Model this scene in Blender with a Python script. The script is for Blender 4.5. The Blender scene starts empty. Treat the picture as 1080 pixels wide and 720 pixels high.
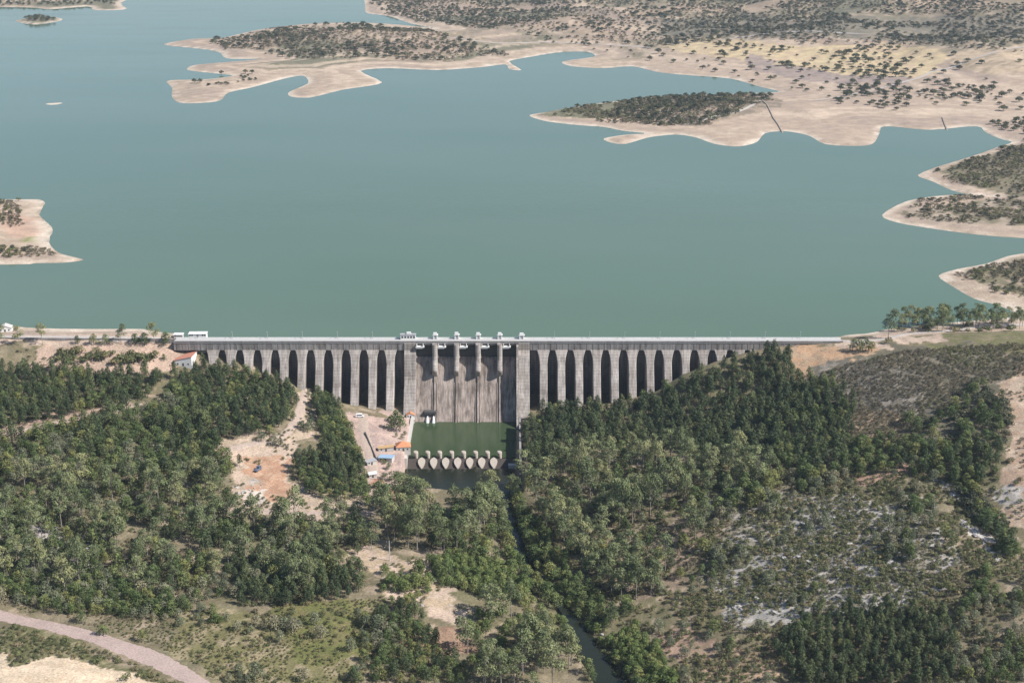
import bpy, math, random
import numpy as np
from mathutils import Vector
random.seed(7); RNG = np.random.default_rng(7)
SC = bpy.context.scene
COL = SC.collection

# ------------------------------------------------------------------ camera model
F = 1484.0; CX, CY = 540.0, 360.0
PITCH = math.radians(18.9); SP, CP = math.sin(PITCH), math.cos(PITCH)
CAMY, CAMZ = -912.0, 314.0
def P(px, py, h=0.0):
    u = (px-CX)/F; v = (py-CY)/F
    t = (h-CAMZ)/(-SP - v*CP)
    return (u*t, CAMY + t*(CP - v*SP))
def proj(x, y, z):
    dy = y-CAMY; dz = z-CAMZ
    t = dy*CP - dz*SP
    t = np.where(np.abs(t) < 1e-3, 1e-3, t)
    return CX + F*x/t, CY + F*(-(dy*SP + dz*CP))/t, t

# ------------------------------------------------------------------ noise
_perm = np.random.default_rng(3).random(65536)
def _hash(i, j):
    return _perm[((i*73856093) ^ (j*19349663)) & 65535]
def vnoise(x, y):
    xi = np.floor(x).astype(np.int64); yi = np.floor(y).astype(np.int64)
    fx = x-xi; fy = y-yi
    fx = fx*fx*(3-2*fx); fy = fy*fy*(3-2*fy)
    a = _hash(xi, yi); b = _hash(xi+1, yi); c = _hash(xi, yi+1); d = _hash(xi+1, yi+1)
    return (a+(b-a)*fx)*(1-fy) + (c+(d-c)*fx)*fy
def fbm(x, y, s, o=4):
    x = np.asarray(x, float)/s; y = np.asarray(y, float)/s
    r = 0; a = .5; n = 0
    for k in range(o):
        r = r + a*vnoise(x+k*17.3, y-k*9.1); n += a; a *= .5; x = x*2.03; y = y*2.03
    return r/n - .5
def sstep(v, a, b):
    t = np.clip((v-a)/(b-a), 0, 1); return t*t*(3-2*t)
def inpoly(x, y, poly):
    x = np.asarray(x); y = np.asarray(y)
    r = np.zeros(x.shape, bool); n = len(poly)
    xs = [p[0] for p in poly]; ys = [p[1] for p in poly]
    bb = (x >= min(xs)) & (x <= max(xs)) & (y >= min(ys)) & (y <= max(ys))
    if not bb.any(): return r
    X = x[bb]; Y = y[bb]; q = np.zeros(X.shape, bool)
    for i in range(n):
        x1, y1 = poly[i]; x2, y2 = poly[(i+1) % n]
        if y1 == y2: continue
        c = ((y1 > Y) != (y2 > Y)) & (X < (x2-x1)*(Y-y1)/(y2-y1)+x1)
        q ^= c
    r[bb] = q
    return r
def segdist(x, y, pts, closed=False):
    d = np.full(np.shape(x), 1e9)
    n = len(pts)
    for i in range(n if closed else n-1):
        x1, y1 = pts[i]; x2, y2 = pts[(i+1) % n]
        dx, dy = x2-x1, y2-y1; L = dx*dx+dy*dy+1e-9
        t = np.clip(((x-x1)*dx+(y-y1)*dy)/L, 0, 1)
        d = np.minimum(d, (x-x1-t*dx)**2+(y-y1-t*dy)**2)
    return np.sqrt(d)

# ------------------------------------------------------------------ layout read from the photograph
POOL_Z, RIVER_Z = -46.5, -49.0
SLOPE = 0.52
def face_y(z):            # downstream batter of the buttresses
    return -4.3 - SLOPE*(-3-z)
def toe(px, py):          # height at which the batter shows at (px, py)
    lo, hi = -60., 0.
    for _ in range(40):
        m = (lo+hi)/2
        if proj(0., face_y(m), m)[1] > py: lo = m
        else: hi = m
    return (lo+hi)/2

LAND = [
 # (pixel polygon at lake level, flat width, rise, rise length, pale ring, tan width)
 ([(372,-60),(380,-20),(385,4),(387,14),(410,17),(433,25),(462,31),(430,27),(380,24),(330,25),(300,28),(270,32),(235,40),(205,41),(172,47),
   (200,50.5),(222,53),(233,56),(240,62),(277,62.5),(207,68.5),(198,74),(222,77),(246,80),(215,84),(177,85),(182,93),(182,103),(193,109),(230,107),(240,98),
   (267,92),(300,83),(320,80),(325,88),(305,97),(307,102),(327,103),(360,95),(380,92),(403,87),(380,75),(410,72),(460,74),
   (507,71),(533,68),(537,73),(550,74),(537,65),(560,60),(593,55),(620,55),(627,60),(593,65),(603,70),(637,72),(667,70),
   (693,76),(720,79),(770,83),(803,92),(822,97),(780,99),(700,102),(640,108),(600,114),(572,119),(558,122),(576,128),(609,132),(637,134),
   (657,138),(684,141),(662,142),(637,146),(643,150),(659,152),(684,145),(712,142),(734,145),(754,152),(779,154.5),(798,150),
   (807,140.5),(829,138.5),(853,143),(870,152),(900,154),(920,152),(927,141),(933,133),(980,137),(1030,133),(1040,140),(1057,147),
   (1068,150),(1050,156),(1037,161),(1012,169),(986,177),(968,185),(983,191),(1005,201),(1028,206),(1054,207),(1020,206),(996,206),(957,212),(930,227),
   (948,235),(983,241),(1028,247),(1080,251),(1200,255),(1200,262),(1080,267),(1041,278),(1009,284),(990,291),(1005,302),(1028,315),(1053,322),(1073,331),
   (1060,335.5),(1020,338.5),(980,343),(940,346.5),(915,352),(886,357),(886,380),(1700,400),(2400,-60)], 0),
 ([(-400,210),(0,210.5),(37,210),(47,214),(41,227),(55,241),(51,255),(62,267),(88,274),(65,277),(32,277.5),(0,279),(-400,282)], 1),
 ([(-400,7),(0,7.5),(50,10),(93,7),(100,11),(133,10),(127,3),(122,-30),(-600,-60)], 2),
 ([(16,22.5),(37,26),(64,22),(62,19),(40,17.5),(28,19.5)], 3),
 ([(48,110),(56,110.8),(67,109),(60,108),(50,108.4)], 4),
 ([(-500,330),(-60,338),(0,343),(40,346),(100,347),(150,347),(176,352),(187,356),(187,400),(-900,400)], 5),
]
# (flat, rise, length, pale width, tan width)
LP = [(70,70,700,6,60),(25,14,90,9,55),(40,30,300,8,15),(6,5,30,5,5),(50,0,1,30,1),(30,0,1,8,20)]

CTRL = [(-250,352,4),(0,352,3),(90,354,3),(180,357,3),(-250,362,2),(0,362,1),(90,364,0),(180,366,-3),(60,385,-8),(120,390,-10),(175,392,-13),
 (0,420,-16),(80,430,-20),(160,425,-21),(212,385,-12),(230,402,-19),(-250,450,-8),(-250,560,-14),(-250,700,-18),
 (400,452,-38),(385,500,-40),(428,490,-41),(280,490,-36),(300,445,-29),(330,440,-32),(320,420,-27),(240,540,-38),(330,545,-40),(200,470,-30),
 (0,500,-25),(120,500,-30),(0,560,-30),(100,575,-35),(0,640,-33),(100,665,-35),(230,718,-37),(70,705,-29),(0,692,-29),(150,600,-38),
 (300,600,-41),(420,590,-41),(350,680,-40),(450,612,-41),(485,640,-44),(420,700,-42),(500,700,-46),(560,710,-48),(480,560,-45),(470,520,-46),
 (580,500,-45),(600,560,-46),(660,640,-46),(700,700,-44),(640,720,-48),(700,500,-37),(760,520,-31),(650,450,-38),(700,430,-31),(780,420,-22),(840,400,-10),
 (840,372,-1),(880,364,2),(900,470,-18),(960,440,-8),(1000,400,2),(950,385,3),(915,372,3),(1080,360,13),(1080,420,5),(1200,400,10),(1400,400,14),
 (1000,500,-13),(1080,500,-6),(850,560,-26),(950,560,-17),(1008,552,-14),(1045,590,-15),(1030,548,-21),(1062,580,-16),(800,640,-34),(900,650,-28),(1000,650,-20),(1080,650,-14),
 (850,710,-36),(1000,715,-26),(750,690,-40),(1300,650,-6),(1300,520,0),(935,352,4),(1000,347,6),(1080,343,8),(1300,338,14),
 (490,800,-48),(200,800,-34),(800,800,-38),(1200,800,-20),(-200,850,-20),(490,1000,-46),(100,1000,-30),(900,1000,-34)]
for px, py in [(227,384),(245,386),(263,391),(282,397),(300,404),(319,411),(338,417),(356,424),(375,428),(394,431),(412,432),(433,440),
               (558,436),(573,432),(592,430),(611,429),(629,428),(648,424),(667,420),(685,416),(704,405),(723,395),(741,390),(760,381),(778,374),(800,368),(825,364)]:
    CTRL.append((px, py, toe(px, py)))
pts = []
for px, py, h in CTRL:
    x, y = P(px, py, h); pts.append((x, y, h))
for x in (-120, -70, 70, 120): pts.append((x, -8, -40))     # valley floor under the dam
pts = np.array(pts)
def _tps(r2): return .5*r2*np.log(r2+1e-6)
S = 100.0
A = pts[:, :2]/S; n = len(A)
K = _tps(((A[:, None]-A[None])**2).sum(-1)) + np.eye(n)*.004
M = np.zeros((n+3, n+3)); M[:n, :n] = K; M[:n, n] = 1; M[:n, n+1:] = A; M[n, :n] = 1; M[n+1:, :n] = A.T
W = np.linalg.solve(M, np.concatenate([pts[:, 2], [0, 0, 0]]))
def rbf(x, y):
    sh = x.shape; q = np.stack([x.ravel(), y.ravel()], 1)/S; out = np.zeros(len(q))
    for i in range(0, len(q), 20000):
        b = q[i:i+20000]
        out[i:i+20000] = _tps(((b[:, None]-A[None])**2).sum(-1))@W[:n] + W[n] + b@W[n+1:]
    return out.reshape(sh)
def cspline(pts, k=3):
    out = []; n = len(pts)
    for i in range(n):
        p0, p1, p2, p3 = pts[i-1], pts[i], pts[(i+1) % n], pts[(i+2) % n]
        for j in range(k):
            t = j/k; out.append(tuple((2*t**3-3*t*t+1)*b+(t**3-2*t*t+t)*.42*(c-a)+(-2*t**3+3*t*t)*c+(t**3-t*t)*.42*(d-b) for a, b, c, d in zip(p0, p1, p2, p3)))
    return out
LANDW = [[P(px, min(max(py, -60), 420)) for px, py in cspline(poly)] for poly, _ in LAND]

# river and pool
RIVER_PX = [(486,498,13),(500,504,12),(520,514,9),(534,530,6),(540,552,5.5),(546,578,6),(558,598,5),(576,618,4),(594,640,4),(611,668,7.5),(632,700,10),(655,735,12),(690,800,8),(740,900,9)]
RIVER = [P(a, b, RIVER_Z) for a, b, _ in RIVER_PX]; RIVW = [c for *_, c in RIVER_PX]
PX0, PX1 = -66.5, 4.6                                          # inner faces of the two training walls
WEIR_Y = P(490, 483, POOL_Z+1)[1]
TOE_Y = -31.0

ax = []
def axis(segs):
    r = [segs[0][0]]
    for a, b, s in segs:
        k = max(1, round((b-a)/s)); r += list(np.linspace(a, b, k+1)[1:])
    return np.array(r)
GX = axis([(-9000,-2600,400),(-2600,-1300,40),(-1300,-400,7),(-400,400,1.5),(400,1300,7),(1300,2600,40),(2600,9000,400)])
GY = axis([(-1500,-420,30),(-420,20,1.5),(20,160,2.6),(160,1500,6),(1500,3600,14),(3600,6000,60),(6000,14000,500)])
XX, YY = np.meshgrid(GX, GY)
def interp2(cx, cy, Z, x, y):
    i = np.clip(np.searchsorted(cx, x)-1, 0, len(cx)-2); j = np.clip(np.searchsorted(cy, y)-1, 0, len(cy)-2)
    fx = np.clip((x-cx[i])/(cx[i+1]-cx[i]), 0, 1); fy = np.clip((y-cy[j])/(cy[j+1]-cy[j]), 0, 1)
    return (Z[j, i]*(1-fx)+Z[j, i+1]*fx)*(1-fy)+(Z[j+1, i]*(1-fx)+Z[j+1, i+1]*fx)*fy
cgx = np.arange(-700, 701, 6.0); cgy = np.arange(-800, 61, 6.0)
CG = rbf(*np.meshgrid(cgx, cgy))
hn = interp2(cgx, cgy, CG, np.clip(XX, -690, 690), np.clip(YY, -790, 55))
hn = np.clip(hn, -55, 40)
near = (YY < 60)
hn = hn + fbm(XX, YY, 22, 5)*2.2*sstep(np.abs(YY), 0, 20) + fbm(XX, YY, 4, 3)*.9
# shore distances
SD = []
for poly in LANDW:
    d = segdist(XX, YY, poly, True); SD.append(np.where(inpoly(XX, YY, poly), d, -d))
wob = fbm(XX, YY, 60, 4)*16 + fbm(XX, YY, 14, 3)*5
hf = np.full(XX.shape, -20.0); best = np.zeros(XX.shape, int); sdb = np.full(XX.shape, -1e6)
for k, sd in enumerate(SD):
    fl, rise, ln, _, _ = LP[k]
    s = sd + wob*sstep(np.abs(sd), 0, 30)
    up = 3.2*(1-np.exp(-np.maximum(s, 0)/22)) + rise*(1-np.exp(-np.maximum(s-fl, 0)/ln))
    if k == 4: up = np.maximum(s, 0)*.08
    h = np.where(s > 0, up, np.maximum(s*.09, -20))
    m = s > sdb; best[m] = k; sdb = np.maximum(sdb, s)
    hf = np.maximum(hf, h)
hf = hf + np.where(sdb > 60, fbm(XX, YY, 260, 5)*np.clip((sdb-60)*.17, 0, 62), 0) + np.where(sdb > 4, fbm(XX, YY, 30, 3)*1.2, 0)
far = sstep(YY, 5600, 9000); hf = hf*(1-far) + far*(60+fbm(XX, YY, 1500, 4)*160+40)
bl = sstep(YY, -6, 26)
H = hn*(1-bl) + hf*bl
H = np.where((np.abs(XX-(-5)) < 226) & (YY > -3) & (YY < 40), np.minimum(H, np.where(YY > 0, -8, -6)), H)
# the valley floor cut by pool and river
rd = np.full(XX.shape, 1e9)
msk = (YY < 20) & (np.abs(XX) < 300)
rdd = segdist(XX[msk], YY[msk], RIVER)
H[msk] = np.minimum(H[msk], RIVER_Z-1.6+np.maximum(rdd-4.2, 0)*.38)
inp = (XX > PX0-1) & (XX < PX1+1) & (YY < -2) & (YY > WEIR_Y-47)
H[inp] = -54
rd[msk] = rdd
def ground(x, y): return interp2(GX, GY, H, np.asarray(x, float), np.asarray(y, float))
def G(px, py):
    h = -20.0 if py > 358 else 3.0
    for _ in range(60):
        x, y = P(px, py, h); h = .5*h + .5*float(ground(x, y))
    return (x, y, float(ground(x, y)))

# ------------------------------------------------------------------ ground cover colours
PXg, PYg, _t = proj(XX, YY, H)
wx = fbm(XX, YY, 9, 4)*30+fbm(XX, YY, 26, 3)*40; wy = fbm(XX+500, YY, 9, 4)*20+fbm(XX+500, YY, 26, 3)*34
wf = sstep(YY, -100, 500); sc_w = 1-.7*wf
PXw = PXg + wx*sc_w; PYw = PYg + wy*sc_w
C = np.zeros(XX.shape+(3,))
def setc(m, c):
    m = np.asarray(m, float)[..., None]; C[:] = C*(1-m)+np.array(c)*m
n1 = fbm(XX, YY, 14, 4); n2 = fbm(XX+99, YY-31, 5, 4); n3 = fbm(XX-70, YY+11, 45, 3)
C[:] = (.165, .14, .088)
setc(sstep(n1+n2*.6, -.05, .25), (.235, .195, .135)); setc(sstep(n3+n2*.8, .0, .2)*.6, (.125, .125, .065)); setc(sstep(n2-n1, .12, .3)*.8, (.33, .26, .195))
NEARC = YY < 30
def zone(poly, c, c2=None, amt=1.0, thr=-.02):
    m = inpoly(PXw, PYw, poly) & NEARC
    if amt < 1: m = m & ((n2+n1*.7) > (.5-amt)*.5)
    setc(m*1.0, c)
    if c2 is not None: setc((m & (n2 > thr+.06))*.85, c2)
PALE=(.45,.35,.275); PINK=(.41,.30,.235); RED=(.37,.225,.15); SAND=(.56,.45,.33); DSCR=(.125,.105,.085); OLIV=(.13,.135,.05); ROCK=(.275,.26,.24); TAN=(.385,.30,.23); DRY=(.38,.29,.18)
zone([(30,362),(185,362),(200,372),(185,398),(160,402),(100,392),(55,390),(30,375)], PINK, (.34,.26,.2))
zone([(0,340),(190,352),(190,363),(0,362)], PALE, (.40,.31,.25))
zone([(-5,470),(0,450),(40,446),(110,434),(160,422),(160,428),(110,441),(40,457),(0,478)], (.33,.24,.19), PINK)
zone([(238,466),(300,455),(315,425),(322,408),(335,412),(330,440),(325,470),(310,490),(330,520),(385,530),(390,545),(300,548),(240,548),(235,500)], PALE, (.38,.3,.22))
zone([(248,474),(285,480),(306,486),(316,508),(300,530),(276,522),(262,506)], RED, (.43,.29,.2))
zone([(250,503),(272,508),(280,528),(250,533)], (.50,.43,.37), (.42,.37,.33))
zone([(365,430),(437,430),(436,470),(432,500),(400,535),(380,530),(375,480)], (.43,.32,.27), (.36,.27,.24))
zone([(395,520),(408,500),(415,520),(405,545)], (.33,.19,.13))
zone([(0,545),(60,552),(108,570),(100,605),(40,605),(0,600)], (.34,.31,.30), (.2,.17,.14))
zone([(355,590),(395,575),(430,590),(470,612),(510,650),(480,655),(440,630),(400,618)], PALE, (.36,.28,.19))
zone([(430,655),(475,658),(520,680),(470,690),(435,680)], (.30,.20,.14), (.2,.13,.09))
zone([(180,640),(250,640),(400,625),(420,660),(380,720),(250,730),(190,690)], (.17,.155,.075), (.28,.23,.15))
zone([(290,630),(380,628),(390,690),(320,700)], OLIV, (.17,.15,.07))
zone([(0,652),(60,668),(140,692),(190,725),(150,725),(90,700),(20,715),(0,690)], (.13,.125,.065), (.24,.21,.13), thr=.02)
zone([(-20,688),(8,690),(18,712),(60,700),(95,694),(130,700),(152,716),(155,760),(-20,760)], SAND, (.5,.39,.28), thr=.05)
zone([(835,364),(935,362),(930,378),(870,392),(840,400)], (.40,.26,.165), (.34,.25,.17))
zone([(890,356),(935,350),(1000,343),(1080,338),(1080,346),(1000,352),(940,372),(890,374)], PALE, (.38,.29,.23))
zone([(960,362),(1000,353),(1090,347),(1090,366),(1010,368)], (.15,.145,.072), (.19,.16,.10))
zone([(850,405),(880,388),(950,372),(1000,364),(1090,362),(1090,400),(1050,440),(1000,470),(900,480),(850,450)], (.130,.118,.085), (.20,.17,.13), thr=.05)
zone([(865,385),(960,385),(985,425),(930,440),(870,420)], (.155,.14,.112), (.26,.23,.195), thr=.04)
zone([(890,430),(960,430),(950,475),(905,475)], (.2,.16,.11), (.36,.27,.18), thr=-.02)
zone([(1062,395),(1090,380),(1090,560),(1060,545),(1062,480)], (.36,.26,.19), (.42,.33,.25))
zone([(835,492),(930,488),(1010,482),(1020,498),(930,503),(840,505)], (.38,.25,.19), (.3,.2,.15))
zone([(745,520),(800,510),(900,520),(985,540),(1010,600),(930,650),(850,650),(780,660),(745,600)], (.24,.215,.165), (.38,.355,.33), thr=-.05)
for q in [[(835,532),(895,530),(890,556),(835,556)],[(800,572),(870,582),(865,616),(800,610)],[(765,612),(835,615),(835,650),(765,650)],[(900,562),(970,568),(960,606),(900,600)],[(750,560),(785,565),(785,590),(750,590)]]:
    zone(q, ROCK, (.35,.335,.315), thr=.03)
zone([(1050,508),(1085,505),(1085,535),(1062,528)], (.40,.37,.34), (.33,.3,.27))
zone([(990,508),(1003,510),(1012,524),(1000,520)], (.52,.46,.4)); zone([(1015,548),(1030,552),(1055,592),(1045,592)], (.52,.47,.42))
zone([(690,665),(740,655),(760,690),(710,700)], (.36,.25,.19), (.25,.18,.13)); zone([(700,690),(800,680),(840,720),(740,735)], (.33,.24,.17), (.22,.17,.11))
zone([(655,560),(760,540),(740,600),(690,640),(650,620)], (.22,.17,.125), (.33,.25,.19))
# beyond the dam: drawdown ring, bare flats, scrub hills
fm = sstep(YY, 6, 20)
sdn = sdb + fbm(XX, YY, 18, 3)*14
CF = np.zeros_like(C); CF[:] = (.245,.205,.145)
def setf(m, c):
    m = np.asarray(m, float)[..., None]; CF[:] = CF*(1-m)+np.array(c)*m
nf = fbm(XX, YY, 38, 4); nf2 = fbm(XX+7, YY, 12, 3)
nf3 = fbm(XX, YY, 170, 4)
setf(sstep(nf, -.05, .12), (.19,.165,.115)); setf(sstep(nf2-nf*.4, .0, .18)*.8, (.40,.31,.23)); setf(sstep(nf3, .03, .14)*.7, (.36,.27,.2)); setf(sstep(nf3, -.05, -.16)*.8, (.15,.145,.1))
PXf = PXg + fbm(XX, YY, 140, 5)*46+fbm(XX, YY, 30, 3)*14; PYf = PYg + fbm(XX+900, YY, 140, 5)*15+fbm(XX-300, YY, 30, 3)*5
def zonef(poly, c, c2=None, thr=.0):
    m = inpoly(PXf, PYf, poly) & (YY > 30); setf(m*.92, c)
    if c2 is not None: setf((m & (nf2 > thr))*.8, c2)
pale = np.zeros(XX.shape); tan = np.zeros(XX.shape)
for k in range(len(LP)):
    mk = best == k
    pale[mk] = LP[k][3]; tan[mk] = LP[k][4]
m = sstep(sdn, tan*1.15, tan*.8); setf(m*.9, TAN); setf(m*sstep(nf2, -.02, .12)*.4, (.50,.41,.32))
zonef([(700,50),(760,46),(850,56),(960,60),(1090,70),(1090,165),(850,165),(700,150),(560,130)], TAN, (.37,.29,.23))
ter = fbm(np.maximum(sdb, 0)*1.0, XX*.05+YY*.01, 16, 4)
setf((sdb > 8)*(sdb < 420)*sstep(nf3, -.12, .05)*sstep(ter, .0, .14)*.65, (.30,.235,.195)); setf((sdb > 8)*(sdb < 420)*sstep(-ter, .05, .16)*.6, (.50,.40,.31))
zonef([(690,46),(760,42),(860,46),(960,50),(1010,62),(990,78),(940,86),(860,80),(800,68),(740,60)], (.50,.40,.245), (.42,.32,.22), .03)
zonef([(780,58),(830,66),(880,80),(960,82),(950,90),(860,86),(790,70)], (.26,.21,.19), (.33,.26,.22))
zonef([(700,20),(1090,15),(1090,40),(980,46),(860,40),(760,38),(700,36)], (.17,.155,.12), (.24,.2,.15), .04)
zonef([(1000,60),(1090,50),(1090,80),(1020,78)], (.45,.35,.25), (.3,.24,.17))
zonef([(572,122),(600,112),(660,105),(668,116),(650,127),(600,126)], (.155,.15,.095))
zonef([(655,105),(740,94),(830,102),(800,118),(740,132),(660,128)], (.20,.165,.125), (.32,.25,.19), .03)
zonef([(985,185),(1090,150),(1090,205),(1060,206),(1000,194)], (.15,.135,.085), (.2,.17,.12))
zonef([(940,226),(1000,212),(1090,205),(1090,240),(1000,233)], (.17,.15,.10), (.34,.28,.22), .0)
zonef([(1010,290),(1090,268),(1090,318),(1040,306)], (.16,.145,.09), (.33,.26,.2), .03)
zonef([(0,220),(40,232),(36,252),(0,255)], (.42,.29,.22)); zonef([(20,252),(50,254),(46,258),(20,258)], (.17,.2,.06))
TER = 0
rim = fbm(XX, YY, 45, 4)+fbm(XX, YY, 11, 3)*.6
setf(sstep(sdn, pale*2.6, pale*.8)*sstep(rim, -.2, .15)*.7, (.47,.38,.30)); setf(sstep(sdn, pale*1.3, pale*.5)*sstep(rim, -.25, .05), (.53,.45,.37))
setf(sstep(sdb, -.5, -3), (.2,.19,.15))
C = C*(1-fm[..., None]) + CF*fm[..., None]

# ------------------------------------------------------------------ mesh helpers
def np_mesh(name, V, Q, mat=None, smooth=False):
    me = bpy.data.meshes.new(name)
    V = np.ascontiguousarray(V, dtype=np.float32); Q = np.ascontiguousarray(Q, dtype=np.int32)
    k = Q.shape[1]
    me.vertices.add(len(V)); me.vertices.foreach_set('co', V.ravel())
    me.loops.add(Q.size); me.loops.foreach_set('vertex_index', Q.ravel())
    me.polygons.add(len(Q)); me.polygons.foreach_set('loop_start', np.arange(0, Q.size, k, dtype=np.int32))
    me.update(calc_edges=True)
    me.polygons.foreach_set('use_smooth', np.full(len(Q), smooth, dtype=bool))
    if mat: me.materials.append(mat)
    return me
class MB:
    def __init__(s): s.v = []; s.f = []
    def add(s, vs, fs):
        o = len(s.v); s.v += [tuple(p) for p in vs]; s.f += [tuple(o+i for i in q) for q in fs]; return s
    def box(s, x0, x1, y0, y1, z0, z1):
        return s.add([(x0,y0,z0),(x1,y0,z0),(x1,y1,z0),(x0,y1,z0),(x0,y0,z1),(x1,y0,z1),(x1,y1,z1),(x0,y1,z1)],
              [(3,2,1,0),(4,5,6,7),(0,1,5,4),(1,2,6,5),(2,3,7,6),(3,0,4,7)])
    def loft(s, rings, cap=True, closed=True):
        n = len(rings[0]); vs = [p for r in rings for p in r]; fs = []
        for i in range(len(rings)-1):
            for j in range(n if closed else n-1):
                k = (j+1) % n; fs.append((i*n+j, i*n+k, (i+1)*n+k, (i+1)*n+j))
        if cap: fs += [tuple(range(n))[::-1], tuple((len(rings)-1)*n+j for j in range(n))]
        return s.add(vs, fs)
    def tube(s, p, q, r0, r1=None, n=8):
        r1 = r0 if r1 is None else r1
        p = Vector(p); q = Vector(q); d = (q-p).normalized()
        a = d.cross(Vector((0,0,1)) if abs(d.z) < .9 else Vector((1,0,0))).normalized(); b = d.cross(a)
        return s.loft([[c+(a*math.cos(t)+b*math.sin(t))*r for t in [2*math.pi*i/n for i in range(n)]] for c, r in ((p, r0), (q, r1))])
    def prism_x(s, prof, x0, x1):
        return s.loft([[(x0, y, z) for y, z in prof], [(x1, y, z) for y, z in prof]])
    def mesh(s, name, mat):
        me = bpy.data.meshes.new(name); me.from_pydata(s.v, [], s.f); me.update()
        if mat: me.materials.append(mat)
        import bmesh
        b = bmesh.new(); b.from_mesh(me); bmesh.ops.recalc_face_normals(b, faces=b.faces); b.to_mesh(me); b.free()
        return me
    def obj(s, name, mat, parent=None, bevel=0):
        o = link(name, s.mesh(name, mat), parent)
        if bevel:
            m = o.modifiers.new('bevel', 'BEVEL'); m.width = bevel; m.segments = 2; m.limit_method = 'ANGLE'
        return o
def link(name, data, parent=None):
    o = bpy.data.objects.new(name, data); COL.objects.link(o)
    if parent: o.parent = parent
    return o
def tag(o, label=None, cat=None, group=None, kind=None):
    for k, v in (('label', label), ('category', cat), ('group', group), ('kind', kind)):
        if v: o[k] = v
    return o
def empty(name, loc=(0,0,0), rz=0, label=None, cat=None, group=None):
    o = link(name, None); o.location = loc; o.rotation_euler = (0, 0, rz); o.empty_display_size = .5
    return tag(o, label, cat, group)
def copy_tree(src, loc, rz, scale, label=None, group=None):
    r = src.copy(); COL.objects.link(r); r.location = loc; r.rotation_euler = (0, 0, rz); r.scale = scale
    if label: r['label'] = label
    if group: r['group'] = group
    for ch in src.children:
        c = ch.copy(); COL.objects.link(c); c.parent = r
    return r

# ------------------------------------------------------------------ materials
def mat(name, base=(.5,.5,.5), rough=.8, spec=.3):
    m = bpy.data.materials.new(name); m.use_nodes = True
    nt = m.node_tree; b = nt.nodes['Principled BSDF']
    b.inputs['Base Color'].default_value = (*base, 1); b.inputs['Roughness'].default_value = rough
    b.inputs['Specular IOR Level'].default_value = spec
    return m, nt, b
def N(nt, t, **kw):
    n = nt.nodes.new(t)
    for k, v in kw.items(): setattr(n, k, v)
    return n
def ramp(nt, fac, stops):
    r = N(nt, 'ShaderNodeValToRGB'); e = r.color_ramp.elements
    while len(e) < len(stops): e.new(.5)
    for i, (p, c) in enumerate(stops): e[i].position = p; e[i].color = (*c, 1)
    nt.links.new(fac, r.inputs['Fac']); return r.outputs['Color']
def noise(nt, co, scale, detail=5, rough=.6):
    n = N(nt, 'ShaderNodeTexNoise'); n.inputs['Scale'].default_value = scale; n.inputs['Detail'].default_value = detail; n.inputs['Roughness'].default_value = rough
    nt.links.new(co, n.inputs['Vector']); return n.outputs['Fac']
def mixc(nt, fac, a, b, mode='MIX'):
    m = N(nt, 'ShaderNodeMix', data_type='RGBA', blend_type=mode)
    for i, v in ((0, fac), (6, a), (7, b)):
        if hasattr(v, 'is_output'): nt.links.new(v, m.inputs[i])
        elif i == 0: m.inputs[0].default_value = v
        else: m.inputs[i].default_value = (*v, 1)
    return m.outputs[2]
def coords(nt, scale=(1,1,1), src='Object'):
    t = N(nt, 'ShaderNodeTexCoord'); mp = N(nt, 'ShaderNodeMapping'); mp.inputs['Scale'].default_value = scale
    nt.links.new(t.outputs[src], mp.inputs['Vector']); return mp.outputs['Vector']
def bump(nt, b, h, strength=.5, dist=.1):
    n = N(nt, 'ShaderNodeBump'); n.inputs['Strength'].default_value = strength; n.inputs['Distance'].default_value = dist
    nt.links.new(h, n.inputs['Height']); nt.links.new(n.outputs['Normal'], b.inputs['Normal'])
def mottled(name, a, b_, scale=.6, rough=.85, fine=3.0, bs=.4):
    m, nt, b = mat(name, a, rough)
    co = coords(nt); c = mixc(nt, noise(nt, co, scale), a, b_)
    r = ramp(nt, noise(nt, co, fine, 3), [(.3, (.75,)*3), (.7, (1.15,)*3)])
    nt.links.new(mixc(nt, 1.0, c, r, 'MULTIPLY'), b.inputs['Base Color'])
    bump(nt, b, noise(nt, co, fine), bs, .15)
    return m
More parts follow.
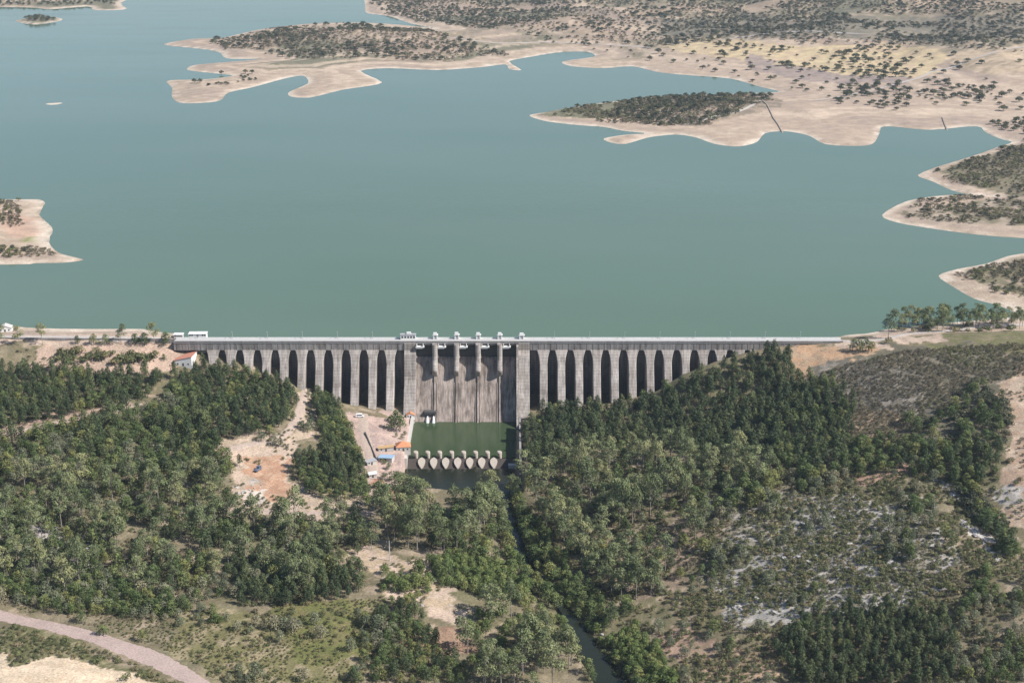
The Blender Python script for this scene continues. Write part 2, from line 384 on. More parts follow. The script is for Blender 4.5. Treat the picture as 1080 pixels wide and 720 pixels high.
def concrete(name, a, dark, streak=1.0, lifts=True, tone=(.62, 1.12)):
    m, nt, b = mat(name, a, .88, .2)
    co = coords(nt)
    big = noise(nt, co, .08, 4)
    c = mixc(nt, ramp(nt, big, [(.35, (0,0,0)), (.7, (1,1,1))]), a, tuple(x*.8 for x in a))
    st = noise(nt, coords(nt, (.55, .12, .028)), 1.0, 6, .68)                     # run-off streaks
    c = mixc(nt, ramp(nt, st, [(.40, (0,0,0)), (.66, (streak,)*3)]), c, dark)
    st2 = noise(nt, coords(nt, (1.7, .3, .05)), 1.0, 4, .7)
    c = mixc(nt, 1.0, c, ramp(nt, st2, [(.3, (tone[0],)*3), (.7, (tone[1],)*3)]), 'MULTIPLY')
    if lifts:
        w = N(nt, 'ShaderNodeTexWave', wave_type='BANDS', bands_direction='Z'); w.inputs['Scale'].default_value = .16; w.inputs['Distortion'].default_value = .15
        nt.links.new(coords(nt), w.inputs['Vector'])
        c = mixc(nt, 1.0, c, ramp(nt, w.outputs['Fac'], [(0.0, (.72,)*3), (.12, (1,1,1))]), 'MULTIPLY')
    oi = N(nt, 'ShaderNodeObjectInfo')
    c = mixc(nt, 1.0, c, ramp(nt, oi.outputs['Random'], [(0, (.84,.83,.82)), (1, (1.12,1.12,1.11))]), 'MULTIPLY')
    blot = noise(nt, coords(nt, (.16, .16, .09)), 1.0, 5, .7)
    c = mixc(nt, 1.0, c, ramp(nt, blot, [(.36, (.68,.66,.64)), (.52, (1,1,1)), (.72, (1.12,1.11,1.08))]), 'MULTIPLY')
    nt.links.new(c, b.inputs['Base Color'])
    bump(nt, b, noise(nt, co, 1.2, 6), .35, .2)
    return m
def leaf(name, a, b_, trans=.22, jitter=.3, c3=None):
    m, nt, b = mat(name, a, .62, .25)
    oi = N(nt, 'ShaderNodeObjectInfo'); at = N(nt, 'ShaderNodeAttribute'); at.attribute_name = 'tint'
    c3 = c3 or b_
    c = ramp(nt, oi.outputs['Random'], [(0, tuple(x*.72 for x in a)), (.35, a), (.78, b_), (.86, c3), (1, tuple(x*1.12 for x in c3))])
    rr = ramp(nt, at.outputs['Fac'], [(0, (1-jitter,)*3), (1, (1+jitter*1.3, 1+jitter*1.2, 1+jitter*.7))])
    c = mixc(nt, 1.0, c, rr, 'MULTIPLY')
    nt.links.new(c, b.inputs['Base Color'])
    tr = N(nt, 'ShaderNodeBsdfTranslucent'); nt.links.new(c, tr.inputs['Color'])
    mx = N(nt, 'ShaderNodeMixShader'); mx.inputs[0].default_value = trans
    nt.links.new(b.outputs[0], mx.inputs[1]); nt.links.new(tr.outputs[0], mx.inputs[2])
    nt.links.new(mx.outputs[0], nt.nodes['Material Output'].inputs['Surface'])
    return m
MT = {}
MT['conc'] = concrete('buttress_concrete', (.50,.455,.42), (.24,.21,.19), .8)
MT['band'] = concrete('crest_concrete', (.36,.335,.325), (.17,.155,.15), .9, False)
MT['spill'] = concrete('spillway_concrete', (.45,.38,.335), (.16,.13,.11), .95, False, (.5, 1.15))
MT['deck'] = concrete('deck_slab_concrete', (.22,.205,.20), (.11,.105,.10), .8)  # slab colour darkened to deepen the shade in the gaps between buttresses
MT['crest'] = mottled('crest_roadway', (.47,.455,.44), (.40,.39,.375), .3)
MT['white'] = mottled('white_paint', (.78,.77,.74), (.68,.67,.64), .5, .6)
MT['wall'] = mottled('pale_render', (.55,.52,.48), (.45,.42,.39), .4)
MT['block'] = mottled('cream_concrete', (.46,.405,.34), (.35,.305,.255), .5)
MT['steel'] = mottled('dark_steel', (.06,.065,.07), (.10,.09,.08), .8, .5)
MT['gate'] = mottled('gate_steel', (.13,.125,.12), (.08,.075,.07), .4, .55)
MT['tile'] = mottled('terracotta_tiles', (.46,.19,.13), (.56,.27,.19), .9)
MT['orange'] = mottled('orange_tiles', (.58,.26,.13), (.50,.21,.11), .8)
MT['ochre'] = mottled('ochre_sheet', (.55,.36,.16), (.45,.30,.17), .6)
MT['blue'] = mottled('blue_sheet', (.25,.38,.52), (.35,.46,.58), .6)
MT['glass'] = mat('dark_glass', (.03,.035,.04), .15, .5)[0]
MT['bark'] = mottled('bark', (.12,.095,.075), (.18,.15,.12), 1.5)
MT['palebark'] = mottled('pale_bark', (.34,.30,.26), (.22,.19,.16), 1.2)
MT['road'] = mottled('dirt_road', (.40,.305,.265), (.345,.265,.235), .12, .9, 1.0, .2)
MT['track'] = mottled('dirt_track', (.43,.345,.285), (.36,.28,.225), .15, .9, .9, .3)
MT['asph'] = mottled('pale_road', (.46,.41,.37), (.40,.36,.32), .12, .9, 1.0, .2)
MT['rock'] = mottled('pale_rock', (.44,.42,.40), (.30,.28,.26), .35, .9, 1.5, .9)
MT['foam'] = mat('white_water', (.8,.82,.82), .5, .4)[0]
MT['car'] = mat('white_car_paint', (.75,.75,.74), .3, .5)[0]
MT['bluecar'] = mat('blue_grey_paint', (.10,.13,.19), .4, .5)[0]
MT['tyre'] = mat('tyre_rubber', (.03,.03,.03), .8, .2)[0]
MT['wood'] = mottled('grey_timber', (.36,.34,.32), (.27,.25,.23), 1.0)
MT['drystone'] = mottled('dark_stone', (.16,.13,.11), (.24,.2,.17), 1.0)
MT['fieldstone'] = mottled('brown_stone', (.25,.20,.165), (.36,.30,.25), .05)
MT['greyroof'] = mottled('grey_sheet', (.42,.42,.42), (.33,.33,.34), .6)

def water(name, base, rough, bscale, bstr, deep=None):
    m, nt, b = mat(name, base, rough, .5)
    b.inputs['IOR'].default_value = 1.33
    co = coords(nt)
    if deep is not None:
        p = noise(nt, coords(nt, (.0011, .0028, 1)), 1.0, 5, .55)
        c = mixc(nt, ramp(nt, p, [(.36, (0,0,0)), (.62, (1,1,1))]), base, deep)
        nt.links.new(c, b.inputs['Base Color'])
        w_ = noise(nt, coords(nt, (.0035, .016, 1)), 1.0, 6, .62)
        nt.links.new(ramp(nt, w_, [(.32, (rough*.45,)*3), (.66, (rough*1.7,)*3)]), b.inputs['Roughness'])
        w2 = noise(nt, coords(nt, (.0022, .009, 1)), 1.0, 5, .6)
        hs_ = N(nt, 'ShaderNodeMapRange'); hs_.inputs[1].default_value = .35; hs_.inputs[2].default_value = .65; hs_.inputs[3].default_value = .2; hs_.inputs[4].default_value = 1.0
        nt.links.new(w2, hs_.inputs[0])
    n = N(nt, 'ShaderNodeBump'); n.inputs['Strength'].default_value = bstr; n.inputs['Distance'].default_value = 1.0
    if deep is not None:
        mu = N(nt, 'ShaderNodeMath', operation='MULTIPLY'); mu.inputs[1].default_value = bstr; nt.links.new(hs_.outputs[0], mu.inputs[0]); nt.links.new(mu.outputs[0], n.inputs['Strength'])
    nt.links.new(noise(nt, coords(nt, (bscale, bscale*1.8, bscale)), 1.0, 6, .6), n.inputs['Height']); nt.links.new(n.outputs['Normal'], b.inputs['Normal'])
    return m
MT['lake'] = water('lake_water', (.087,.138,.087), .08, .12, .09, (.106,.154,.106))
MT['pool'] = water('pool_water', (.036,.058,.027), .10, .3, .08, (.046,.068,.032))
MT['stream'] = water('stream_water', (.017,.02,.012), .06, .5, .05)

# terrain material
m, nt, b = mat('ground_cover', (.3,.25,.2), .95, .12)
at = N(nt, 'ShaderNodeAttribute'); at.attribute_name = 'cover'
co = coords(nt)
f1 = ramp(nt, noise(nt, co, .9, 8, .78), [(.32, (.50,.50,.48)), (.5, (.98,.98,.98)), (.70, (1.42,1.39,1.35))])
f2 = ramp(nt, noise(nt, co, .07, 5, .65), [(.3, (.78,.79,.78)), (.7, (1.18,1.17,1.15))])
c = mixc(nt, 1.0, mixc(nt, 1.0, at.outputs['Color'], f1, 'MULTIPLY'), f2, 'MULTIPLY')
nt.links.new(c, b.inputs['Base Color'])
bump(nt, b, noise(nt, co, .9, 7, .7), .7, .5)
MT['ground'] = m

# ------------------------------------------------------------------ setting: terrain, lake, pool, stream
ny, nx = XX.shape
idx = np.arange(ny*nx).reshape(ny, nx)
Q = np.stack([idx[:-1,:-1], idx[:-1,1:], idx[1:,1:], idx[1:,:-1]], -1).reshape(-1, 4)
me = np_mesh('terrain', np.stack([XX, YY, H], -1).reshape(-1, 3), Q, MT['ground'], True)
ca = me.attributes.new('cover', 'FLOAT_COLOR', 'POINT')
ca.data.foreach_set('color', np.concatenate([C.reshape(-1, 3), np.ones((ny*nx, 1))], 1).astype(np.float32).ravel())
tag(link('terrain', me), kind='structure')
def sheet(name, poly, z, m):
    o = link(name, np_mesh(name, np.array([(x, y, z) for x, y in poly]), np.array([list(range(len(poly)))]), m)); return tag(o, kind='structure')
sheet('lake', [(-9000,3.9),(9000,3.9),(9000,13900),(-9000,13900)], 0, MT['lake'])
sheet('pool', [(PX0-.5,WEIR_Y+3),(PX1+.5,WEIR_Y+3),(PX1+.5,-12),(PX0-.5,-12)], POOL_Z, MT['pool'])
def spline(pts, k=8):
    out = []
    for i in range(len(pts)-1):
        p0 = pts[max(i-1, 0)]; p1 = pts[i]; p2 = pts[i+1]; p3 = pts[min(i+2, len(pts)-1)]
        for j in range(k):
            t = j/k
            out.append(tuple(.5*(2*b+(c-a)*t+(2*a-5*b+4*c-d)*t*t+(-a+3*b-3*c+d)*t**3) for a, b, c, d in zip(p0, p1, p2, p3)))
    out.append(tuple(pts[-1])); return out
def ribbon(name, cl, m, across=5, zfun=None):
    V = []; n = len(cl)
    for i, (x, y, w) in enumerate(cl):
        a = cl[max(i-1, 0)]; b = cl[min(i+1, n-1)]
        dx, dy = b[0]-a[0], b[1]-a[1]; L = math.hypot(dx, dy) or 1
        for j in range(across):
            s = (j/(across-1)-.5)*w; edge = abs(j/(across-1)-.5)*2
            jx = (fbm(x*3, y*3+j*50, 9, 2)*2.0 if edge > .9 else 0)
            xx = x-dy/L*(s+jx); yy = y+dx/L*(s+jx)
            V.append((xx, yy, zfun(xx, yy, edge)))
    Qs = [(i*across+j, i*across+j+1, (i+1)*across+j+1, (i+1)*across+j) for i in range(n-1) for j in range(across-1)]
    return tag(link(name, np_mesh(name, np.array(V), np.array(Qs), m, True)), kind='structure')
def zroad(x, y, edge): return float(ground(x, y)) + (.22 if edge < .9 else -.1)
ribbon('stream', spline([(x, y, w*(2.0 if i < 3 else 1.45)) for i, ((x, y), w) in enumerate(zip(RIVER, RIVW))]), MT['stream'], 5, lambda x, y, e: RIVER_Z)
sheet('tailwater', [(PX0-6,WEIR_Y-53),(PX1+6,WEIR_Y-53),(PX1+.2,WEIR_Y-8.7),(PX0-3,WEIR_Y-8.7)], RIVER_Z-.02, MT['stream'])
ROADS = []
def road(name, pxs, m):
    pts = [(*G(px, py)[:2], w) for px, py, w in pxs]; cl = spline(pts, 10); ROADS.append(cl)
    return ribbon(name, cl, m, 7, zroad)
road('road', [(-60,629,10),(0,649,10),(45,658,10),(90,669,11),(125,680,13),(160,694,14),(200,714,11),(245,745,10)], MT['road'])
road('track', [(242,542,4.5),(275,540,4.5),(310,541,4.5),(345,540,4.5),(375,535,4.5),(392,525,4)], MT['track'])
road('path', [(238,474,6),(265,468,6),(295,461,6),(312,445,6.5),(318,425,6.5),(326,409,6)], MT['track'])
road('forest_track', [(-30,470,3.5),(10,457,3.5),(45,448,3.5),(80,442,3.5),(115,436,3.5),(150,426,3.5)], MT['track'])
road('access_road', [(886,359.4,6),(905,360,6),(935,357,6),(958,352,6),(985,350,6),(1020,346,6),(1055,343,6),(1110,341,6)], MT['asph'])
road('embankment_road', [(-60,354,7),(0,355,7),(60,356,7),(120,357,7),(172,358,7)], MT['asph'])
road('yard_road', [(383,436,7),(384,455,7),(390,480,7),(396,505,7)], MT['track'])

def far_track(pxs):
    cl = spline([(*P(px, py, h), 5.0) for px, py, h in pxs], 10)
    ribbon('track', cl, MT['asph'], 3, lambda x, y, e: float(ground(x, y))+.35)
far_track([(858,109,4),(890,102,4),(925,95,5),(962,88,6),(1000,80,8),(1090,70,10)])
far_track([(700,38,25),(760,36,28),(840,39,26),(920,44,24),(1000,47,22),(1090,50,22)])
far_track([(722,131,4),(760,124,4),(790,117,4),(803,106,4)])
far_track([(470,40,15),(520,42,15),(580,36,20),(640,38,20),(690,44,18)])
# ------------------------------------------------------------------ dam
def X(px): return P(px, 357, 3)[0]
DX0, DX1 = X(185), X(887)
dam = empty('dam', (X(493), 0, 0), 0, 'long grey concrete buttress dam with gated spillway in the middle', 'dam')
DO = Vector(dam.location)
def dpart(mb, name, m, parent=None, bevel=0):
    mb.v = [(x-DO.x, y-DO.y, z-DO.z) for x, y, z in mb.v]
    return mb.obj(name, m, parent or dam, bevel)
S0, S1 = X(439), X(546.7)
mb = MB().box(DX0, DX1, -4, 4, 2.0, 2.6); dpart(mb, 'roadway', MT['crest'])
for x0, x1 in ((DX0, S0-7.9), (S1+7.9, DX1)):
    mb = MB().box(x0, x1, -3.7, 3.9, -3.3, 1.995)
    k = x0+2
    while k < x1-1:
        mb.box(k, k+.4, -3.86, -3.7, -3.2, 1.99); k += 4.08
    dpart(mb, 'crest_wall', MT['band'])
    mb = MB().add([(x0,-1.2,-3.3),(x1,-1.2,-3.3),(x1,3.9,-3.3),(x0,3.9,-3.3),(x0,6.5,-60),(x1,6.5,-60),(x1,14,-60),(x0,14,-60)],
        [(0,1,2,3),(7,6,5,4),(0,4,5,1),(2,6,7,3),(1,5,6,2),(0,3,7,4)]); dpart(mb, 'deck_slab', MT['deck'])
for y, mm in ((-4.1, 'band'), (3.8, 'white')):
    mb = MB().box(DX0, DX1, y, y+.3, 2.605, 3.4); dpart(mb, 'parapet', MT[mm])
# buttresses
bpx = [227+18.62*i for i in range(-1, 11)]
bpx = [412.2-18.62*i for i in range(11)] + [573+18.63*i for i in range(15)]
for q in bpx:
    xc = X(q)
    zb = min(float(ground(xc+dx, face_y(-30)+dy)) for dx in (-4, 4) for dy in (-14, -6, 0, 8, 14))-6
    zb = max(zb, -56)
    if zb > -8: zb = -12
    zs = [-3.2, -3.8, -4.6, -5.8, -7.4, -9.4, -12]; ws = [9.0, 8.6, 8.1, 7.3, 6.4, 5.8, 5.4]
    zs2 = [z for z in zs if z > zb+1] + [zb]; rings = []
    for i, z in enumerate(zs2):
        w = ws[i] if i < len(ws) and z == zs[i] else 5.4
        f = face_y(z); h = w/2
        yb = 3.5 - 0*(z)
        rings.append([(xc-h, yb, z), (xc-h, f+.5, z), (xc-h+.45, f, z), (xc+h-.45, f, z), (xc+h, f+.5, z), (xc+h, yb, z)])
    dpart(MB().loft(rings), 'buttress', MT['conc'])
    # cap lip
og = [(0.6,-56),(0.6,-9.2),(-.4,-8.9),(-1.8,-9.5),(-3.4,-11),(-5.2,-13.5),(-7.4,-17.5),(-10.2,-22.5),(-14.4,-29),(-19.2,-36.5),(-24.2,-43),(-27.5,-47),(-31,-50),(-31,-56)]
def ogee_y(z):
    zz = [p[1] for p in og[2:-1]]; yy = [p[0] for p in og[2:-1]]
    return float(np.interp(-z, [-q for q in zz], yy))
# end blocks of the spillway
for x0, x1, pr in ((S0-7.9, S0, 4.0), (S1, S1+7.6, 9.5)):
    prof = [(3.5, 1.99), (-4.4, 1.99), (-4.4, -3.2), (-5-pr*.35, -6), (-6-pr, -20), (-27-pr*1.05, -49), (-27-pr, -56), (3.5, -56)]
    dpart(MB().prism_x(prof, x0, x1), 'abutment_pier', MT['conc'], None, .15)
wp = [(-3, 1.0), (-9.5, 1.0), (-10.5, -6)] + [(ogee_y(z)-12.0, z) for z in (-14, -22, -30, -38, -46)] + [(-41, -50), (-41, -56), (-3, -56)]
dpart(MB().prism_x(wp, S1-1.35, S1-.02), 'side_wall', MT['conc'])
# spillway face (ogee), piers, gates
dpart(MB().prism_x(og, S0+.01, S1-.01), 'spillway_face', MT['spill'])
bays = [S0] + [X(q) for q in (459.2, 481.8, 504.5, 527.2)] + [S1]
for q in bays[1:-1]:
    # pier with rounded downstream nose, standing proud of the chute and ending in a blunt foot
    prof = []
    for z, yf in ((1.99,-8.6),(-6,-8.9),(-9,-9.8),(-12,-11.8),(-14.6,-13.6),(-15.8,-13.4),(-20.5,-9.2)):
        prof.append([(q-1.75, 4.2, z), (q-1.75, yf+1.4, z), (q-1.3, yf+.5, z), (q-.5, yf, z), (q+.5, yf, z), (q+1.3, yf+.5, z), (q+1.75, yf+1.4, z), (q+1.75, 4.2, z)])
    dpart(MB().loft(prof), 'spillway_pier', MT['conc'])
    rb = []
    for z in (-20, -25, -30, -36, -42, -48, -51):
        y = ogee_y(z)
        rb.append([(q-.55, y+2, z), (q-.55, y-1.3, z), (q+.55, y-1.3, z), (q+.55, y+2, z)])
    dpart(MB().loft(rb), 'dividing_rib', MT['spill'])
    for s in (-1.95, 1.35):                                   # thin joints either side, standing a little proud
        rj = []
        for z in (-24, -30, -36, -42, -48):
            y = ogee_y(z); rj.append([(q+s, y+1, z), (q+s, y-.45, z), (q+s+.5, y-.45, z), (q+s+.5, y+1, z)])
        dpart(MB().loft(rj), 'face_joint', MT['spill'])
for i in range(5):
    a = bays[i]+(1.75 if i else 0)+.03; b = bays[i+1]-(1.75 if i < 4 else 0)-.03
    g = MB().box(a, b, 0.7, 1.1, -9.15, -.2)
    for z in (-8, -6, -4, -2): g.box(a+.1, b-.1, .35, .7, z, z+.3)
    go = dpart(g, 'sluice_gate', MT['gate'])
    dpart(MB().box(a, b, -3.6, 3.6, .6, 1.99), 'bridge_deck', MT['band'])
    w = (b-a)*.52
    dpart(MB().box(a+.05, a+w, -6.4, -4.2, -.7, .2).box(a+.6, a+1.0, -6.2, -4.2, .2, 1.6).box(a+w-1, a+w-.6, -6.2, -4.2, .2, 1.6).box(a+.4, a+w-1.2, -6.0, -5.4, -1.6, -.7), 'hoist_platform', MT['white'])  # white left-half boxes shaped as the sunlit stretch of the gate's top beam
# gate towers on the crest
def tower(xc, w, h, y0=2.2):
    y1 = 3.75
    t = MB(); z = 2.61
    for sx in (-1, 1):
        x = xc+sx*(w/2-.4); t.box(x-.4, x+.4, y0, y1, z, z+h*.62)
    t.box(xc-w/2-.3, xc+w/2+.3, y0-.3, y1+.3, z+h*.62, z+h*.74).box(xc-w/2+.2, xc+w/2-.5, y0, y1, z+h*.74, z+h)
    o = dpart(t, 'gate_tower', MT['white'])
    p = dpart(MB().box(xc-w/2+.8, xc+w/2-.8, y0+.2, y1-.2, z+.1, z+h*.6), 'hoist_motor', MT['greyroof'], o)
for q, w, h in ((459.2,3.1,4.5),(481.8,3.1,4.7),(504.5,3.1,4.5),(527.2,3.1,4.5),(550.3,3.4,4.2)): tower(X(q), w, h)
xc = X(430.5)
cab = dpart(MB().box(xc-5.2, xc+5.2, 1.4, 3.7, 2.61, 6.0), 'control_cabin', MT['white'])
dpart(MB().box(xc-5.5, xc+5.5, 1.1, 3.78, 6.0, 6.4), 'cabin_roof', MT['greyroof'], cab)
for k in range(5): dpart(MB().box(xc-4.5+k*2, xc-3.3+k*2, 1.33, 1.41, 3.7, 5.0), 'window', MT['glass'], cab)
dpart(MB().box(xc-1, xc+2, 1.8, 3.4, 6.4, 7.6), 'roof_box', MT['white'], cab)
# bottom outlet
xo = X(455); yo = ogee_y(-41)
ob = dpart(MB().box(xo-4.2, xo+4.2, yo-3.2, yo+3, -41.5, -39.9), 'outlet_hood', MT['steel'])
for s in (-1.9, 2.2):
    dpart(MB().tube((xo+s, yo+1, -42.3), (xo+s, yo-3.0, -43.0), .8, .8, 10), 'outlet_pipe', MT['steel'])
    dpart(MB().loft([[(xo+s+r*math.cos(t), y+r*.6*math.sin(t), z) for t in [k*math.pi/4 for k in range(8)]] for y, z, r in ((yo-3.2,-43.0,.4),(yo-4.6,-43.8,.55),(yo-5.6,-45.2,.75),(yo-6.2,-46.9,1.2))]), 'water_jet', MT['foam'])
# lamps along the crest
lamps = []
for k, q in enumerate([208,245,282,319,356,393,585,622,659,696,733,770,807,844]):
    e = empty('street_lamp', (X(q), 3.2, 2.6), 0, 'thin grey street lamp standing on the dam crest', 'street lamp', 'lamps along the dam crest')
    if k == 0:
        pole = MB().tube((0,0,0), (0,0,5.2), .14, .09, 6).tube((0,0,5.1), (0,-1.3,5.5), .06, .05, 6).obj('pole', MT['greyroof'], e)
        head = MB().box(-.18,.18,-1.9,-1.2,5.42,5.6).obj('lamp_head', MT['greyroof'], e)
    else:
        for c in (pole, head): c2 = c.copy(); COL.objects.link(c2); c2.parent = e

# training walls of the pool
def wallthing(name, mbx, m, label, cat):
    xs = [v[0] for v in mbx.v]; ys = [v[1] for v in mbx.v]; zs = [v[2] for v in mbx.v]
    c = ((min(xs)+max(xs))/2, (min(ys)+max(ys))/2, min(zs))
    mbx.v = [(x-c[0], y-c[1], z-c[2]) for x, y, z in mbx.v]
    o = mbx.obj(name, m); o.location = c; return tag(o, label, cat)
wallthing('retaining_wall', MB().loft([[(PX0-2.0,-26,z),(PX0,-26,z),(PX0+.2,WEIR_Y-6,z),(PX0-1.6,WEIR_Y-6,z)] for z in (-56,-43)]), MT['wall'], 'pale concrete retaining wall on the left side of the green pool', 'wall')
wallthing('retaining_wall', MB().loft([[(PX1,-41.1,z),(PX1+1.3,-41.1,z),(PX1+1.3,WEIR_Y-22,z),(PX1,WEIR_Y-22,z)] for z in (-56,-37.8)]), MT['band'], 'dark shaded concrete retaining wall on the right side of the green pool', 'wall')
ps = [(-60,359.5),(0,360),(60,360.6),(120,361.2),(186,361.5)]
cl = spline([(*P(px, py, 0),) for px, py in ps], 6); o0 = cl[0]
r = [[(x-o0[0], y-o0[1]+dy, zz) for dy, zz in ((-.7,-5.5),(-.5,3.0),(.4,3.0),(.4,-5.5))] for x, y in cl]
o = MB().loft(r).obj('retaining_wall', MT['band']); o.location = (*o0, 0); tag(o, 'long dark retaining wall under the left embankment road', 'wall')
# weir with two rows of blocks
weir = empty('weir', (X(485), WEIR_Y, POOL_Z), 0, 'low concrete weir with two rows of pale pointed baffle blocks', 'weir')
wx0, wx1 = PX0-X(485)+.2, PX1-X(485)-.02
MB().prism_x([(3.2,-8),(3.2,-.9),(1.8,.1),(.4,.1),(-4.5,-3.6),(-8.5,-4.0),(-8.5,-8)], wx0, wx1).obj('sill', mottled('shade_dark_concrete', (.075,.06,.05), (.05,.042,.036), .4), weir)  # shadow between the blocks is painted into the sill's dark tone
MB().prism_x([(-8.6,-8),(-8.6,-2.9),(-10.2,-2.9),(-10.2,-8)], wx0, wx1).obj('end_sill', mottled('rusty_concrete', (.30,.20,.15), (.22,.16,.12), .4), weir)
def pxx(px, y, z):      # world x at a photograph column for given depth/height
    return (px-CX)/F*((y-CAMY)*CP-(z-CAMZ)*SP)
ln = [(0,0),(.25,.55),(.5,.88),(.75,1),(.62,.99)]
for k in range(7):
    xx = pxx(444.5+12.7*k, WEIR_Y-4, POOL_Z)-X(485)
    top = []; 
    for t in np.linspace(0, 1, 9): top.append((t, 2.3*math.sin(math.pi*t**.72)))
    ring = [(w, t) for t, w in top] + [(-w, t) for t, w in top[-2:0:-1]]
    up = [(xx+w*1.03, .6-7.4*t, 1.5-4.6*t) for w, t in ring]
    dn = [(xx+w*.5, .6-7.0*t+.1, -5.5) for w, t in ring]
    MB().loft([dn, up]).obj('baffle_block', MT['block'], weir)
for k in range(8):
    xx = pxx(439+12.6*k, WEIR_Y+3, POOL_Z)-X(485)
    ring = [(.95*math.cos(t), 1.05*math.sin(t)) for t in np.linspace(0, 2*math.pi, 12, endpoint=False)]
    MB().loft([[(xx+a*s+o_, 2.9+b*s*1.0+oy, z) for a, b in ring] for z, s, o_, oy in ((-5,.8,.5,-.9),(-1.2,.7,.5,-.9),(.4,.95,.3,-.3),(2.6,1.6,-.2,.5),(3.6,1.75,-.35,.7),(4.2,1.35,-.35,.7))]).obj('baffle_post', MT['block'], weir)
MB().box(wx1-7.0, wx1-1.8, -6.2, -3.0, -3.6, -1.2).obj('end_block', MT['wall'], weir)

# ------------------------------------------------------------------ buildings
def house(name, loc, w, d, h, rise, rz, wallm, roofm, label, cat, hip=False, mono=0, doors=True, ov=.35, win=2):
    e = empty(name, loc, rz, label, cat)
    MB().box(-w/2, w/2, -d/2, d/2, -2.5, h).obj('wall', wallm, e)
    W_, D_ = w/2+ov, d/2+ov
    if mono:
        MB().add([(-W_,-D_,h+.02),(W_,-D_,h+rise),(W_,D_,h+rise),(-W_,D_,h+.02),(-W_,-D_,h+.25),(W_,-D_,h+rise+.25),(W_,D_,h+rise+.25),(-W_,D_,h+.25)],
          [(0,1,2,3),(4,5,6,7),(0,1,5,4),(1,2,6,5),(2,3,7,6),(3,0,4,7)]).obj('roof', roofm, e)
        MB().add([(-w/2,-d/2,h),(w/2,-d/2,h),(w/2,-d/2,h+rise),(-w/2,d/2,h),(w/2,d/2,h),(w/2,d/2,h+rise)], [(0,1,2),(3,5,4),(1,4,5,2),(0,2,5,3),(0,3,4,1)]).obj('gable', wallm, e)
    elif hip:
        MB().add([(-W_,-D_,h),(W_,-D_,h),(W_,D_,h),(-W_,D_,h),(-w*.08,0,h+rise),(w*.08,0,h+rise)], [(3,2,1,0),(0,1,5,4),(1,2,5),(2,3,4,5),(3,0,4)]).obj('roof', roofm, e)
    elif rise <= .3:
        MB().box(-W_, W_, -D_, D_, h+.01, h+.3).obj('roof', roofm, e)
    else:
        MB().add([(-W_,-D_,h-.1),(0,-D_,h+rise),(W_,-D_,h-.1),(-W_,D_,h-.1),(0,D_,h+rise),(W_,D_,h-.1),
                  (-W_,-D_,h-.35),(0,-D_,h+rise-.25),(W_,-D_,h-.35),(-W_,D_,h-.35),(0,D_,h+rise-.25),(W_,D_,h-.35)],
                 [(0,1,4,3),(1,2,5,4),(6,9,10,7),(7,10,11,8),(0,6,7,1),(1,7,8,2),(3,4,10,9),(4,5,11,10),(0,3,9,6),(2,8,11,5)]).obj('roof', roofm, e)
        MB().add([(-w/2,-d/2+.01,h-.02),(w/2,-d/2+.01,h-.02),(0,-d/2+.01,h+rise-.3),(-w/2,d/2-.01,h-.02),(w/2,d/2-.01,h-.02),(0,d/2-.01,h+rise-.3)], [(0,1,2),(3,5,4),(0,2,5,3),(1,4,5,2),(0,3,4,1)]).obj('gable', wallm, e)
    if doors: MB().box(-.55, .55, -d/2-.06, -d/2+.02, 0, 2.1).obj('door', MT['steel'], e)
    for k in range(win):
        x = (-1 if k % 2 == 0 else 1)*w*(.3 if k < 2 else .42)
        wf = MB().box(x-.6, x+.6, -d/2-.05, -d/2+.02, 1.0, 2.2).obj('window', MT['white'], e)
        MB().box(x-.5, x+.5, -d/2-.08, -d/2-.045, 1.1, 2.1).obj('pane', MT['glass'], wf)
    return e
x, y, z = G(192, 388)
hs = house('house', (x+1.5, y+9, z+1.0), 12.0, 16, 3.8, 3.0, math.radians(-6), MT['white'], MT['tile'], 'white house with sloping terracotta roof below the left end of the dam', 'house', win=2, mono=1)
MB().box(.8,1.6,5.2,6.0,4.4,7.8).obj('chimney', MT['white'], hs)
x, y = P(208, 355, 3); house('visitor_building', (x, y+3, 2.4), 12.0, 5, 2.2, .3, math.radians(2), MT['white'], MT['white'], 'low white flat roofed building on the shore by the dam left end', 'building', win=4)
x, y = P(189, 355.5, 3); house('shelter', (x-1, y+3, 2.4), 6, 4, 1.8, .3, 0, MT['wall'], MT['white'], 'small pale flat shelter left of the white crest building', 'shelter', win=1, doors=False)
x, y, z = G(6, 349); house('house', (x, y, z), 9, 6, 3, 2.0, .2, MT['white'], MT['wall'], 'small white house by the water at the left edge', 'house')
x, y, z = G(425, 475); house('house', (x, y+2, z), 9.0, 7, 3.0, 2.6, .12, MT['wall'], MT['orange'], 'house with orange hipped roof in the yard beside the pool', 'house', hip=True)
x, y, z = G(407, 475); house('shed', (x, y, z), 9.5, 3.6, 2.2, .8, .15, MT['wall'], MT['ochre'], 'long low shed with ochre roof left of the orange roofed house', 'shed', mono=1, win=1)
x, y, z = G(407.5, 485); house('shed', (x, y, z), 9, 5, 2.0, .7, -.25, MT['wall'], MT['blue'], 'low shed with pale blue roof below the ochre shed', 'shed', mono=1, win=1)
x, y, z = G(433, 440); house('hut', (x, y, z), 5.5, 4, 2.4, 1.6, .1, MT['white'], MT['orange'], 'small white hut with orange roof at the foot of the dam', 'hut', win=1)
x, y, z = G(391, 489); house('shed', (x, y, z), 6, 4, 2.0, .5, .5, MT['wall'], MT['greyroof'], 'small shed with grey roof at the lower end of the yard', 'shed', mono=1, win=1)
x, y, z = G(393, 502); house('shed', (x, y, z), 4.5, 4, 1.8, .4, .2, MT['wall'], MT['white'], 'tiny shed with white roof under the trees below the yard', 'shed', mono=1, win=1)
